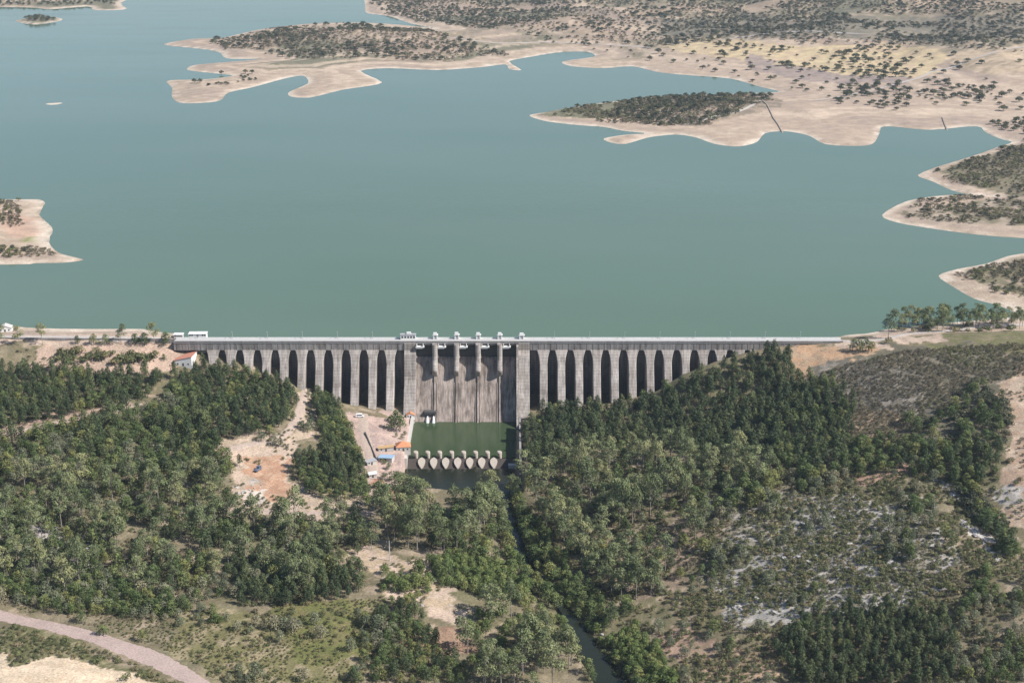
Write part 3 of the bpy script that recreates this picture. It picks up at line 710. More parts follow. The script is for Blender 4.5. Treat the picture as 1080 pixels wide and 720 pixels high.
# pipeline
a = Vector(G(385, 457)); b = Vector(G(397.5, 487))
e = empty('pipeline', a, 0, 'dark pipeline lying across the yard beside the sheds', 'pipeline')
d = b-a; MB().tube((0,0,.9), d+Vector((0,0,1.1)), .5, .5, 8).obj('pipe', MT['steel'], e)
for t in (.05, .35, .65, .95): MB().box(d.x*t-.5, d.x*t+.5, d.y*t-.3, d.y*t+.3, d.z*t-1.5, d.z*t+.6+.2*t).obj('support', MT['band'], e)
# vehicles
def vehicle(name, loc, rz, paint, label, cat, L=4.8, W_=1.9, H1=1.0, H2=2.0, cab0=-.48, cab1=.3):
    e = empty(name, loc, rz, label, cat)
    MB().loft([[(x, -W_/2, z), (x, W_/2, z)][::1]+[(x, W_/2, z2), (x, -W_/2, z2)] for x, z, z2 in ((-L/2,.4,H1),(L*.3,.35,H1),(L/2,.45,H1*.8))]).obj('body', paint, e, .08)
    MB().loft([[(cab0*L,-W_/2+.05,H1),(cab1*L,-W_/2+.05,H1),(cab1*L,W_/2-.05,H1),(cab0*L,W_/2-.05,H1)],[(cab0*L+.15,-W_/2+.2,H2),(cab1*L-.6,-W_/2+.2,H2),(cab1*L-.6,W_/2-.2,H2),(cab0*L+.15,W_/2-.2,H2)]]).obj('cab', paint, e, .08)
    for sx in (-.3, .3):
        for sy in (-1, 1): MB().tube((sx*L, sy*(W_/2-.18), .36), (sx*L, sy*(W_/2+.04), .36), .36, .36, 12).obj('wheel', MT['tyre'], e)
    for sy in (-1, 1): MB().box(cab0*L+.6, cab1*L-.8, sy*(W_/2-.1)-.03, sy*(W_/2-.1)+.03, H1+.2, H2-.3).obj('window', MT['glass'], e)
    MB().add([(cab1*L+.02,-W_/2+.2,H1+.1),(cab1*L+.02,W_/2-.2,H1+.1),(cab1*L-.5,W_/2-.3,H2-.1),(cab1*L-.5,-W_/2+.3,H2-.1),(cab1*L-.04,-W_/2+.2,H1+.1),(cab1*L-.04,W_/2-.2,H1+.1),(cab1*L-.56,W_/2-.3,H2-.1),(cab1*L-.56,-W_/2+.3,H2-.1)],[(0,1,2,3),(7,6,5,4),(0,4,5,1),(1,5,6,2),(2,6,7,3),(3,7,4,0)]).obj('windscreen', MT['glass'], e)
    return e
x, y, z = G(379.5, 440); vehicle('parked_van', (x, y, z+.25), .1, MT['car'], 'white van parked in the yard at the foot of the buttresses', 'van', 5.6, 2.1, 1.1, 2.4, -.48, .4)
x, y, z = G(272, 496); vehicle('parked_truck', (x, y, z+.1), 1.2, MT['bluecar'], 'dark blue grey truck parked on red soil in the clearing', 'truck', 6.0, 2.2, 1.3, 2.6, 0, .45)
# power pole with arms and wires
x, y, z = G(411, 591)
e = empty('utility_pole', (x, y, z-.5), 0, 'tall pale utility pole standing on the slope above the stream', 'utility pole')
MB().tube((0,0,0),(0,0,12.5),.3,.18,8).obj('pole', MT['wall'], e); MB().box(-1.6,1.6,-.1,.1,11.2,11.4).obj('crossarm', MT['steel'], e)
for s in (-1.4, 0, 1.4): MB().tube((s,0,11.4),(s,0,11.9),.09,.06,6).obj('insulator', MT['white'], e)
for pxa, pya in ((496,648),):
    x, y, z = G(484, 640); e = empty('post', (x, y, z-.3), 0, 'short dark timber post on the pale bank', 'post'); MB().tube((0,0,0),(0,0,2.6),.28,.22,8).obj('shaft', MT['bark'], e); MB().box(-.4,.4,-.1,.1,2.1,2.3).obj('crosspiece', MT['bark'], e)
# far drystone walls running into the lake
def farwall(pxs, hgt, label):
    ps = [Vector((*P(px, py, 3), 0)) for px, py in pxs]; cl = spline([tuple(p) for p in ps], 6)
    o0 = Vector(cl[0]); r = []
    for i, c in enumerate(cl):
        c = Vector(c); z = float(ground(c.x, c.y)); d = (Vector(cl[min(i+1, len(cl)-1)])-Vector(cl[max(i-1, 0)])).normalized(); s = Vector((-d.y, d.x, 0))
        r.append([Vector((c.x, c.y, zz))+s*k-Vector((o0.x, o0.y, 0)) for k, zz in ((-.9, z-1), (-.7, z+hgt), (.7, z+hgt), (.9, z-1))])
    o = MB().loft(r).obj('field_wall', MT['fieldstone']); o.location = (o0.x, o0.y, 0); tag(o, label, 'wall')
farwall([(803,106),(809,116),(818,128),(827,139)], 1.0, 'dark stone wall running from the wooded island to the water')
farwall([(994,124),(997,131),(1002,139)], 1.0, 'short dark stone wall running into the bay at upper right')

# rocks
def rock_mesh(seed):
    r = np.random.default_rng(seed); V = []; n, mth = 9, 6
    for i in range(mth):
        t = math.pi*(i+.5)/mth
        for j in range(n):
            a = 2*math.pi*j/n; q = 1+.5*(r.random()-.5)
            V.append((math.sin(t)*math.cos(a)*q, math.sin(t)*math.sin(a)*q*.8, math.cos(t)*.6*q))
    Qs = [(i*n+j, i*n+(j+1) % n, (i+1)*n+(j+1) % n, (i+1)*n+j) for i in range(mth-1) for j in range(n)]
    mbk = MB().add(V, Qs+[tuple(range(n))[::-1], tuple((mth-1)*n+j for j in range(n))])
    return mbk.mesh('rock', MT['rock'])
RM = [rock_mesh(s) for s in range(5)]
def rock(px, py, s, label, group, el=1.0, rz=None):
    x, y, z = G(px, py); o = link('rock', RM[random.randrange(5)]); o.location = (x, y, z+s*.1); o.rotation_euler = (random.uniform(-.3,.3), random.uniform(-.3,.3), rz if rz is not None else random.uniform(0, 6))
    o.scale = (s*el, s, s*random.uniform(.6, 1)); tag(o, label, 'rock', group)
for k in range(16):
    t = k/15; rock(1014+40*t+random.uniform(-3,3), 548+42*t+random.uniform(-2,2), random.uniform(1.2,2.4), 'pale rock on the bare ridge beside the right gully', 'rocks on the ridge beside the right gully', 1.5)
for k in range(7):
    t = k/6; rock(990+20*t+random.uniform(-2,2), 508+18*t+random.uniform(-2,2), random.uniform(1.2,2.2), 'pale rock on the upper end of the gully ridge', 'rocks on the upper end of the gully ridge', 1.4)
for k in range(46):
    c = random.choice([(865,545,26,9),(840,597,26,12),(805,634,28,12),(935,586,30,14),(880,560,60,30)])
    rock(c[0]+random.uniform(-1,1)*c[2], c[1]+random.uniform(-1,1)*c[3], random.uniform(.7,1.9), 'grey rock on the stony scrub slope at right', 'rocks on the stony slope at right', 1.4)
for k in range(16): rock(random.uniform(246,286), random.uniform(505,535), random.uniform(.5,1.3), 'pale rubble stone in the white patch of the clearing', 'rubble stones in the clearing', 1.2)
for k in range(10): rock(random.uniform(425,500), random.uniform(598,640), random.uniform(.5,1.3), 'pale rock on the dry bank above the stream', 'rocks on the dry bank above the stream', 1.2)
for k in range(14): rock(random.uniform(570,640), random.uniform(655,700)*1.0, random.uniform(.5,1.2), 'dark wet rock at the edge of the stream', 'rocks at the edge of the stream', 1.2)

# ------------------------------------------------------------------ plants
def cards(r, cl, per, size, flat=.1, shell=.72):
    """leaf clumps: many small faces spread over the outside of each clump"""
    V = []; T = []
    for (cx, cy, cz, rx, rz) in cl:
        tint = r.random()
        n = int(per*(rx*rx+rx*rz)/2) if per < 1e3 else 40
        n = max(n, 10)
        d = r.normal(size=(n, 3)); d /= np.linalg.norm(d, axis=1)[:, None]
        d[:, 2] = np.where(d[:, 2] < -.35, -d[:, 2], d[:, 2])
        rad = shell + (1-shell)*r.random(n)**.6 + (r.random(n) < .12)*.18
        p = d*rad[:, None]*np.array([rx, rx, rz]) + np.array([cx, cy, cz])
        nn = d + r.normal(size=(n, 3))*.40 + np.array([0, 0, flat]); nn /= np.linalg.norm(nn, axis=1)[:, None]
        t = np.cross(nn, r.normal(size=(n, 3))); t /= np.linalg.norm(t, axis=1)[:, None]; b = np.cross(nn, t)
        s = size*(.55+.9*r.random(n))[:, None]
        a1 = s*(.8+.4*r.random((n, 1))); a2 = s*(.5+.4*r.random((n, 1)))
        q = np.stack([p-t*a1*.5, p-b*a2*.5+t*a1*.1, p+t*a1*.5, p+b*a2*.5-t*a1*.1], 1)
        V.append(q.reshape(-1, 3)); T.append(np.clip(tint*.7+.3*r.random(n), 0, 1))
    V = np.concatenate(V); T = np.concatenate(T)
    return V, T
def crown_mesh(name, r, cl, per, size, m, **kw):
    V, T = cards(r, cl, per, size, **kw)
    me = np_mesh(name, V, np.arange(len(V)).reshape(-1, 4), m)
    a = me.attributes.new('tint', 'FLOAT', 'FACE'); a.data.foreach_set('value', T.astype(np.float32))
    return me
def limbs(mbt, r, base, top, rad, cl, k):
    mbt.tube(base, top, rad, rad*.35, 7)
    for i in r.permutation(len(cl))[:k]:
        c = cl[i]; z0 = base[2]+(top[2]-base[2])*(.35+.45*r.random())
        mbt.tube((0, 0, z0), (c[0]*.85, c[1]*.85, c[2]), rad*.3, rad*.08, 5)
def pine_clumps(r):
    cl = []; h = 11.5; lean = r.normal(size=2)*.5
    for k in range(15):
        t = (k+.5)/15; z = h*(.25+.66*t); R = 2.7*math.sqrt(max(.06, 1-(max(t-.15, 0)/.9)**1.6))*(.55+.6*r.random())
        a = k*2.4+r.random(); off = R*.72
        cl.append((math.cos(a)*off+lean[0]*t, math.sin(a)*off+lean[1]*t, z, .85+R*.34, .85+R*.28))
    cl.append((lean[0], lean[1], h*.94, .9, 1.15)); return cl
def euc_clumps(r):
    cl = []; h = 17.0; lean = r.normal(size=2)*.8
    for k in range(15):
        t = r.random()**.75; z = h*(.34+.6*t); R = 4.2*math.sin(math.pi*(.2+.68*t))*(.45+.65*r.random())
        a = k*2.4+r.random()*.8; cl.append((math.cos(a)*R*.85+lean[0]*t, math.sin(a)*R*.85+lean[1]*t, z, 1.35+1.0*r.random(), 1.2+.9*r.random()))
    cl.append((lean[0], lean[1], h*.92, 1.6, 1.5)); return cl
def broad_clumps(r, h=8.5, R0=3.4):
    cl = []
    for k in range(13):
        t = (k+.5)/13; z = h*(.20+.68*t); R = R0*math.sqrt(max(.05, 1-(t*1.0)**2))*(.5+.6*r.random())
        a = k*2.4+r.random(); cl.append((math.cos(a)*R*.75, math.sin(a)*R*.75, z, 1.1+.8*r.random(), 1.0+.6*r.random()))
    cl.append((0, 0, h*.88, 1.4, 1.1)); return cl
def bush_clumps(r):
    cl = []
    for k in range(8):
        a = k*2.4+r.random(); R = 1.0*math.sqrt((k+.3)/8); cl.append((math.cos(a)*R, math.sin(a)*R, .55+.75*(1-R*.6)*r.random()+.2, .55+.3*r.random(), .5+.3*r.random()))
    return cl
LEAF = {
 'pine': leaf('pine_needles', (.062,.086,.042), (.090,.114,.054), .18, .38, (.108,.128,.058)),
 'euc': leaf('eucalyptus_leaves', (.150,.180,.092), (.205,.228,.122), .28, .36, (.225,.232,.12)),
 'broad': leaf('broadleaf_leaves', (.088,.124,.048), (.150,.182,.074), .25, .40, (.185,.195,.075)),
 'grey': leaf('grey_green_leaves', (.148,.168,.108), (.200,.210,.140), .24, .36, (.225,.21,.145)),
 'bright': leaf('bright_leaves', (.135,.180,.062), (.175,.212,.080), .3, .32, (.20,.215,.085)),
 'bush': leaf('bush_leaves', (.115,.130,.060), (.175,.180,.088), .2, .38, (.21,.18,.105)),
 'scrub': leaf('scrub_leaves', (.110,.100,.070), (.165,.150,.098), .16, .35, (.18,.145,.10)),
 'oak': leaf('holm_oak_leaves', (.060,.070,.044), (.100,.106,.064), .14, .3, (.12,.115,.07)),
}
PROTO = {}
def make_kind(key, name, clf, per, size, lm, bark, trunk_r, nvar, label, cat, crown='crown', **kw):
    out = []
    for v in range(nvar):
        r = np.random.default_rng(1000+hash(key) % 97*0+len(PROTO)*31+v)
        cl = clf(r)
        cm = crown_mesh(crown, r, cl, per, size, LEAF[lm], **kw)
        zt = max(c[2] for c in cl)*.86
        tb = MB(); limbs(tb, r, (0, 0, -.6), (r.normal()*.2, r.normal()*.2, zt), trunk_r, cl, 7 if trunk_r > .1 else 4)
        tm = tb.mesh('trunk' if trunk_r > .1 else 'stem', MT[bark])
        out.append((cm, tm))
    PROTO[key] = dict(name=name, var=out, label=label, cat=cat, crown=crown, stem='trunk' if trunk_r > .1 else 'stem')
make_kind('pine', 'pine_tree', pine_clumps, 26, .60, 'pine', 'bark', .24, 5, '', 'tree')
make_kind('euc', 'eucalyptus_tree', euc_clumps, 19, .68, 'euc', 'palebark', .26, 5, '', 'tree')
make_kind('broad', 'broadleaf_tree', broad_clumps, 22, .60, 'broad', 'bark', .22, 4, '', 'tree')
make_kind('grey', 'olive_tree', lambda r: broad_clumps(r, 6.5, 2.8), 18, .55, 'grey', 'palebark', .2, 4, '', 'tree')
make_kind('bright', 'willow_bush', lambda r: broad_clumps(r, 5.5, 2.7), 24, .58, 'bright', 'bark', .09, 3, '', 'bush')
make_kind('bush', 'bush', bush_clumps, 40, .42, 'bush', 'bark', .06, 5, '', 'bush')
make_kind('scrub', 'scrub', bush_clumps, 30, .46, 'scrub', 'bark', .05, 4, '', 'bush')
def oak_clumps(r):
    cl = []
    for k in range(10):
        a = k*2.4+r.random(); R = 3.0*math.sqrt((k+.3)/10); cl.append((math.cos(a)*R, math.sin(a)*R, 1.7+2.6*(1-R/4.2)*(.5+r.random()*.7), 1.4+.8*r.random(), 1.3+.5*r.random()))
    return cl
make_kind('oak', 'holm_oak', oak_clumps, 10, 1.0, 'oak', 'bark', .3, 4, '', 'tree')
OAKM = []                                                     # far oaks: crown and trunk in one small mesh
for cm, tm in PROTO['oak']['var']:
    import bmesh
    b = bmesh.new(); b.from_mesh(cm); nf_ = len(b.faces); b.from_mesh(tm); b.faces.ensure_lookup_table()
    for f in b.faces[nf_:]: f.material_index = 1
    me = bpy.data.meshes.new('holm_oak'); me.materials.append(LEAF['oak']); me.materials.append(MT['bark']); b.to_mesh(me); b.free()
    OAKM.append(me)

# regions: where plants stand (pixel polygons of their feet)
NOGO = [[(178,366),(206,366),(208,396),(194,402),(178,396)],[(238,468),(305,460),(315,430),(322,410),(334,412),(330,440),(322,470),(300,478),(308,512),(330,528),(385,530),(390,548),(250,548),(240,535),(250,500)],
        [(362,428),(437,428),(437,500),(402,505),(385,500),(376,470)],
        [(30,362),(185,362),(182,392),(150,398),(60,384)],
        [(-20,690),(8,690),(18,714),(60,702),(95,694),(135,702),(152,718),(152,730),(-20,730)]]
PLANTS = []   # dict(kind, x, y, z, s, sz, rz, label, group)
def near_ok(x, y, px, py):
    ok = np.ones(x.shape, bool)
    for cl in ROADS:
        d = segdist(x, y, [(c[0], c[1]) for c in cl[::3]]); ok &= d > max(c[2] for c in cl)/2+1.6
    for poly in NOGO: ok &= ~inpoly(px, py, poly)
    ok &= ~((x > PX0-3) & (x < PX1+2.5) & (y > WEIR_Y-44) & (y < 0))
    ok &= segdist(x, y, RIVER) > 5.0
    ok &= ~((x > DX0-2) & (x < DX1+1) & (y > -7.5 - np.maximum(0, -ground(x, y)-3)*.52) & (y < 8))
    return ok
def scatter(poly, spacing, mix, label, group, size=(.8, 1.2), clump=0.0, far=False, jitter=.85, free=False):
    xs = []; 
    for px, py in poly:
        for h in ((-50, 10) if not far else (0, 40)): xs.append(P(px, py, h))
    x0, x1 = min(p[0] for p in xs), max(p[0] for p in xs); y0, y1 = min(p[1] for p in xs), max(p[1] for p in xs)
    gx, gy = np.meshgrid(np.arange(x0, x1, spacing), np.arange(y0, y1, spacing*.9))
    gx = gx + (np.arange(gx.shape[0]) % 2)[:, None]*spacing*.5
    gx = gx + RNG.uniform(-.5, .5, gx.shape)*spacing*jitter; gy = gy + RNG.uniform(-.5, .5, gy.shape)*spacing*jitter
    gx = gx.ravel(); gy = gy.ravel(); gz = ground(gx, gy)
    px, py, t = proj(gx, gy, gz)
    w = fbm(gx, gy, 25, 3)
    if far: w = fbm(gx, gy, 110, 4)*2+fbm(gx, gy, 30, 2)
    ok = inpoly(px+w*(14 if not far else 20), py+w*(6 if not far else 5), poly)
    if clump: ok &= fbm(gx+300, gy, spacing*4.5, 3) > clump-.5
    if free: pass
    elif not far: ok &= near_ok(gx, gy, px, py)
    else: ok &= gz > 1.2
    keys = list(mix); pr = np.array([mix[k] for k in keys], float); pr /= pr.sum()
    cn = fbm(gx-900, gy+77, 24, 2); cum = np.cumsum(pr)
    for i in np.nonzero(ok)[0]:
        k = keys[min(int(np.searchsorted(cum, np.clip(.5+cn[i]*1.5+RNG.uniform(-.33, .33), 0, .999))), len(keys)-1)]
        s = size[0]+(size[1]-size[0])*RNG.random()**1.25*(1.0 if RNG.random() > .06 else 1.25); PLANTS.append(dict(k=k, x=gx[i], y=gy[i], z=gz[i], s=s, sz=s*RNG.uniform(.85, 1.2), rz=RNG.uniform(0, 6.28), label=label, group=group, px=px[i], py=py[i], t=t[i], far=far))
def one(k, px, py, s, label, sz=None, group=None):
    x, y, z = G(px, py); _, _, t = proj(np.array(x), np.array(y), np.array(z))
    PLANTS.append(dict(k=k, x=x, y=y, z=z, s=s, sz=sz or s, rz=RNG.uniform(0, 6.28), label=label, group=group, px=px, py=py, t=float(t), far=False, keep=True))

# left bank
scatter([(-120,395),(60,392),(110,398),(170,396),(178,404),(160,420),(110,433),(40,446),(0,452),(-120,470)], 5.4, {'pine':5,'broad':1}, 'dark green tree in the wood below the left embankment', 'trees in the wood below the left embankment', (.72,1.05))
scatter([(185,398),(215,382),(235,384),(262,393),(285,402),(306,412),(308,430),(303,452),(285,461),(240,466),(205,440),(180,420)], 5.2, {'pine':4,'broad':3}, 'tree in the dense wood beside the left buttresses', 'trees in the wood beside the left buttresses', (.75,1.05))
scatter([(-120,480),(0,472),(60,457),(110,443),(190,420),(212,448),(238,468),(240,500),(200,508),(120,500),(0,510),(-120,520)], 6.0, {'pine':2,'broad':4,'grey':2}, 'mid green tree in the wood left of the clearing', 'trees in the wood left of the clearing', (.85,1.35))
scatter([(-120,515),(0,512),(120,505),(240,508),(246,548),(330,552),(390,556),(395,580),(360,600),(350,615),(300,630),(200,636),(150,650),(0,636),(-120,620)], 6.4, {'grey':4,'broad':3,'euc':2,'bush':2,'pine':1}, 'grey green tree in the open woodland at lower left', 'trees in the open woodland at lower left', (.7,1.35), .30)
scatter([(0,600),(110,608),(190,632),(250,655),(205,672),(150,655),(60,646),(0,632)], 4.2, {'broad':3,'bright':1,'grey':3,'bush':3}, 'rounded tree in the thicket above the dirt road', 'trees in the thicket above the dirt road', (.6,.95))
scatter([(318,404),(338,410),(354,430),(372,455),(384,478),(382,500),(346,470),(328,440)], 4.0, {'pine':3,'broad':3}, 'tree in the narrow strip between clearing and dam yard', 'trees in the strip between clearing and dam yard', (.65,.95))
scatter([(312,492),(345,480),(382,500),(392,522),(360,530),(325,522)], 4.8, {'pine':4,'broad':3}, 'dark tree in the clump at the lower end of the strip', 'trees in the clump at the lower end of the strip', (.7,1.0))
scatter([(250,590),(385,600),(375,630),(320,640),(250,640)], 4.6, {'pine':4,'broad':1,'euc':1}, 'pine in the dark row above the olive green meadow', 'pines in the row above the olive green meadow', (.62,.95))
scatter([(190,660),(250,640),(400,630),(430,655),(380,725),(230,725)], 5.0, {'bush':5,'grey':1}, 'low bush scattered on the olive green meadow', 'bushes scattered on the meadow', (.6,1.3), .42)
scatter([(0,655),(60,672),(130,692),(200,730),(150,722),(120,698),(60,694),(15,705),(0,690)], 3.0, {'bush':5,'scrub':1}, 'low bush between the dirt road and the sandy mound', 'bushes between the dirt road and the sandy mound', (.6,1.25))
scatter([(385,655),(430,640),(450,660),(470,690),(505,725),(370,725)], 4.6, {'pine':3,'broad':3,'grey':1}, 'tree in the dark clump at the bottom centre', 'trees in the dark clump at the bottom centre', (.6,.9), .2)
scatter([(395,600),(430,585),(480,610),(440,640),(400,640)], 5.0, {'bush':3,'bright':1}, 'bush on the dry bank around the utility pole', 'bushes on the bank around the utility pole', (.7,1.4), .42)
scatter([(398,538),(425,530),(450,542),(500,541),(522,534),(536,560),(520,590),(480,590),(440,585),(405,565)], 7.4, {'euc':4,'broad':2,'bright':1}, 'tall tree on the left bank just below the weir', 'tall trees on the left bank below the weir', (.85,1.4), .24)
scatter([(450,592),(500,585),(540,600),(566,625),(560,640),(500,628),(460,615)], 4.4, {'bright':3,'broad':2}, 'bright green bush on the left bank of the stream', 'bright green bushes on the left bank of the stream', (.8,1.2))
scatter([(500,645),(560,640),(590,665),(610,700),(620,735),(520,735),(490,700)], 7.4, {'euc':4,'bright':2,'broad':1}, 'tall pale tree on the left bank at the bottom of the picture', 'tall pale trees on the left bank at the bottom', (.8,1.3), .24)
# right bank
scatter([(552,452),(575,438),(640,434),(690,424),(705,412),(735,400),(770,384),(832,372),(838,398),(866,412),(855,440),(820,462),(830,484),(760,492),(700,470),(640,472),(600,484),(560,505),(550,480)], 5.2, {'pine':12,'broad':1}, 'dark pine in the big wood right of the spillway', 'pines in the big wood right of the spillway', (.6,1.15))
scatter([(556,510),(600,488),(650,478),(700,476),(760,495),(825,488),(830,512),(770,525),(745,560),(735,590),(700,640),(660,650),(625,610),(585,575),(560,545)], 7.8, {'euc':6,'broad':2,'grey':1,'bush':1}, 'tall pale eucalyptus on the right bank of the stream', 'tall eucalyptus on the right bank of the stream', (.75,1.4), .26)
scatter([(525,535),(545,520),(556,540),(580,575),(610,612),(650,655),(640,665),(600,640),(560,590)], 5.0, {'broad':4,'euc':1}, 'dark leafy tree leaning over the stream', 'leafy trees along the right edge of the stream', (.75,1.1))
scatter([(640,672),(672,662),(695,690),(715,725),(670,725),(650,700)], 3.8, {'bright':5}, 'bright green bush on the spit by the stream', 'bright green bushes on the spit by the stream', (.75,1.1))
scatter([(700,640),(745,600),(790,660),(850,660),(830,725),(720,725),(690,670)], 6.2, {'bush':3,'grey':2,'broad':2}, 'small tree on the brown slope right of the stream', 'small trees on the brown slope right of the stream', (.6,1.0), .3)
scatter([(745,520),(830,505),(930,505),(990,520),(1015,560),(1040,600),(1000,640),(930,650),(850,640),(790,650),(745,600)], 4.6, {'bush':6,'grey':1,'broad':1}, 'small bushy plant on the stony slope at right', 'bushes on the stony slope at right', (.6,1.4), .40)
scatter([(840,650),(900,640),(1000,650),(1010,690),(1000,725),(840,725),(815,690)], 4.3, {'pine':10,'broad':1}, 'young dark pine in the plantation at lower right', 'young pines in the plantation at lower right', (.55,.82))
scatter([(1010,640),(1040,600),(1090,620),(1090,725),(1005,725)], 4.6, {'broad':3,'grey':3,'bush':3}, 'pale green tree at the lower right corner', 'trees at the lower right corner', (.6,.95), .3)
scatter([(1003,505),(1032,500),(1040,530),(1060,560),(1075,590),(1058,590),(1030,556),(1012,530)], 4.6, {'oak':2,'broad':3,'pine':2}, 'dark tree in the gully behind the pale ridge', 'dark trees in the gully behind the pale ridge', (.8,1.1))
scatter([(830,490),(860,470),(930,468),(1000,470),(1050,480),(1055,502),(1000,505),(930,500),(840,505)], 5.4, {'broad':4,'pine':3,'grey':1}, 'tree in the belt below the burnt looking hill', 'trees in the belt below the scrub hill', (.65,1.15), .3)
scatter([(960,455),(1000,440),(1030,405),(1062,400),(1064,440),(1055,480),(1000,475)], 5.4, {'oak':3,'broad':2,'bush':1}, 'dark round tree on the right edge of the scrub hill', 'dark trees on the right of the scrub hill', (.6,1.15), .40)
scatter([(830,505),(900,495),(1000,505),(1000,525),(900,520),(830,525)], 4.8, {'bush':4,'grey':2,'broad':2}, 'yellow green bush along the reddish soil strip', 'bushes along the reddish soil strip', (.7,1.3), .3)
scatter([(845,415),(880,402),(905,430),(900,468),(860,470)], 5.0, {'pine':3,'broad':3}, 'pine at the left foot of the scrub hill', 'pines at the left foot of the scrub hill', (.6,.95), .3)
scatter([(860,400),(900,382),(960,370),(1010,364),(1090,364),(1090,395),(1060,400),(1020,412),(990,445),(950,475),(890,480),(860,450)], 1.9, {'scrub':3,'bush':1}, 's', 'scrub', (.4,.95), .30)
scatter([(745,520),(830,505),(930,505),(990,520),(1040,600),(1000,640),(930,650),(850,640),(790,650),(745,600)], 2.6, {'scrub':1,'bush':1}, 's', 'scrub', (.3,.9), .42)
scatter([(0,600),(100,610),(250,650),(400,630),(430,655),(480,725),(200,725),(0,640)], 2.1, {'scrub':1,'bush':2}, 's', 'scrub', (.25,.7), .42)
scatter([(-100,365),(190,372),(190,400),(-100,395)], 5, {'scrub':1}, 's', 'scrub', (.5,1.1), .55)
scatter([(-100,440),(110,440),(240,470),(245,550),(390,556),(400,590),(330,640),(200,640),(0,640),(-100,640)], 3.3, {'bush':3,'scrub':2}, 's', 's', (.5,1.3), .42)
scatter([(560,510),(700,480),(830,490),(1000,470),(1050,500),(1090,620),(1090,730),(640,730),(560,600)], 2.9, {'bush':5,'scrub':1}, 's', 's', (.5,1.4), .43)
scatter([(185,375),(240,375),(310,412),(310,440),(240,400)], 3.0, {'bush':1,'scrub':1}, 's', 's', (.5,1.2), .35)
# embankment and abutment rows
for q, py, s in ((20,362,1.0),(45,361,1.05),(82,361,.6),(99,362,.8),(112,362,.75),(128,361,1.0),(143,362,.8),(153,362,.85),(163,361,1.1),(175,362,.9),(0,362,1.0)):
    one('euc' if s > .95 else 'broad', q, py+2, s*(.85 if s > .95 else 1.25), 'tree in the row along the left embankment road', None, 'trees along the left embankment road')
for q in range(60, 168, 4): one('bush', q+random.uniform(-2,2), 378+random.uniform(-5,7), 2.0+1.6*random.random(), 'dark bush on the bare pink embankment slope', None, 'bushes on the bare embankment slope')
one('broad', 173, 380, .55, 'small round tree alone on the embankment beside the white house')
for q, py, s in ((899,370,1.0),(906,372,1.1),(913,370,1.05),(919,371,.9)): one('broad', q, py, s, 'round tree in the clump beside the road past the dam right end', None, 'trees in the clump past the dam right end')
one('euc', 937, 356, 1.25, 'tall dark tree standing alone by the shore right of the dam', 1.2)
one('bush', 937, 362, 2.2, 'green bush under the tall lone tree right of the dam')
for i in range(38):
    t = i/37; q = 952+128*t+random.uniform(-3,3)
    one('euc', q, 346+random.uniform(-3,2)-(2*t)+(3 if i % 3 == 0 else 0), random.uniform(.6,1.0), 'slender eucalyptus in the row along the shore right of the dam', None, 'eucalyptus row along the shore right of the dam')
for i in range(26): one('bush', random.uniform(945,1082), random.uniform(341,351), random.uniform(1.4,2.6), 'bush under the eucalyptus row right of the dam', None, 'bushes under the eucalyptus row')
one('pine', 253, 492, .62, 'slim dark cypress standing alone in the clearing', .75)
one('grey', 290, 470, .95, 'pale grey green tree in the middle of the clearing'); one('pine', 296, 471, .6, 'small dark pine beside the pale tree in the clearing')
for q, py, s in ((413,454,1.25),(422,455,1.35),(418,447,1.2)): one('broad', q, py, s, 'dark round tree in the yard at the foot of the dam', None, 'round trees in the dam yard')
for q, py in ((418,461),(424,463),(427,459)): one('grey', q, py, .5, 'small grey shrub in front of the yard trees', None, 'grey shrubs in the dam yard')
one('bright', 386, 532, 1.35, 'bright green round tree below the dam yard'); one('grey', 270, 548, .8, 'grey tree in front of the clearing track')
one('broad', 960, 448, 1.1, 'large dark round tree alone on the scrub hill'); one('broad', 955, 446, .9, 'smaller dark tree left of the large one on the scrub hill')
one('broad', 109, 670, .9, 'dark round tree overhanging the dirt road bend', .7)
for q, py, s in ((150,677,.8),(86,657,.8)): one('broad', q, py, s, 'dark tree at the upper edge of the dirt road', None, 'trees at the upper edge of the dirt road')
one('bush', 133, 717, 1.9, 'green bush growing on the sandy mound'); one('bush', 103, 699, 2.1, 'green bush at the upper rim of the sandy mound')
for q, py in ((405,505),(398,515),(410,495)): one('grey', q, py, .7, 'grey tree below the blue roofed shed', None, 'grey trees below the sheds')
for i in range(14): one('bush', 397+random.uniform(0,45), 486+random.uniform(0,26), 1.2+random.random(), 'low bush at the lower edge of the dam yard', None, 'bushes at the lower edge of the dam yard')
rp = spline([(x, y, w) for (x, y), w in zip(RIVER, RIVW)], 6)
for i in range(14, len(rp)-12):
    a, b_ = rp[i], rp[i+1]; L = math.hypot(b_[0]-a[0], b_[1]-a[1]) or 1; nx_, ny_ = -(b_[1]-a[1])/L, (b_[0]-a[0])/L
    for k in range(max(1, int(L/2.4))):
        for sd_ in (-1, 1):
            if random.random() < .35: continue
            u = random.random(); d = a[2]*.72+random.uniform(.3, 3.6); x = a[0]+(b_[0]-a[0])*u+nx_*d*sd_; y = a[1]+(b_[1]-a[1])*u+ny_*d*sd_; z = float(ground(x, y))
            px, py, t = proj(np.array(x), np.array(y), np.array(z)); kk = random.choice(['bright','bush','broad','broad','bright']); s_ = random.uniform(.6, 1.1)*(1.35 if i < 48 else 1) if kk != 'bush' else random.uniform(1.2, 2.4)
            PLANTS.append(dict(k=kk, x=x, y=y, z=max(z, RIVER_Z-.4), s=s_, sz=s_*random.uniform(.8,1.1), rz=random.uniform(0,6.28), label='leafy bush on the water edge of the stream', group='bushes on the water edge of the stream', px=float(px), py=float(py), t=float(t), far=False))
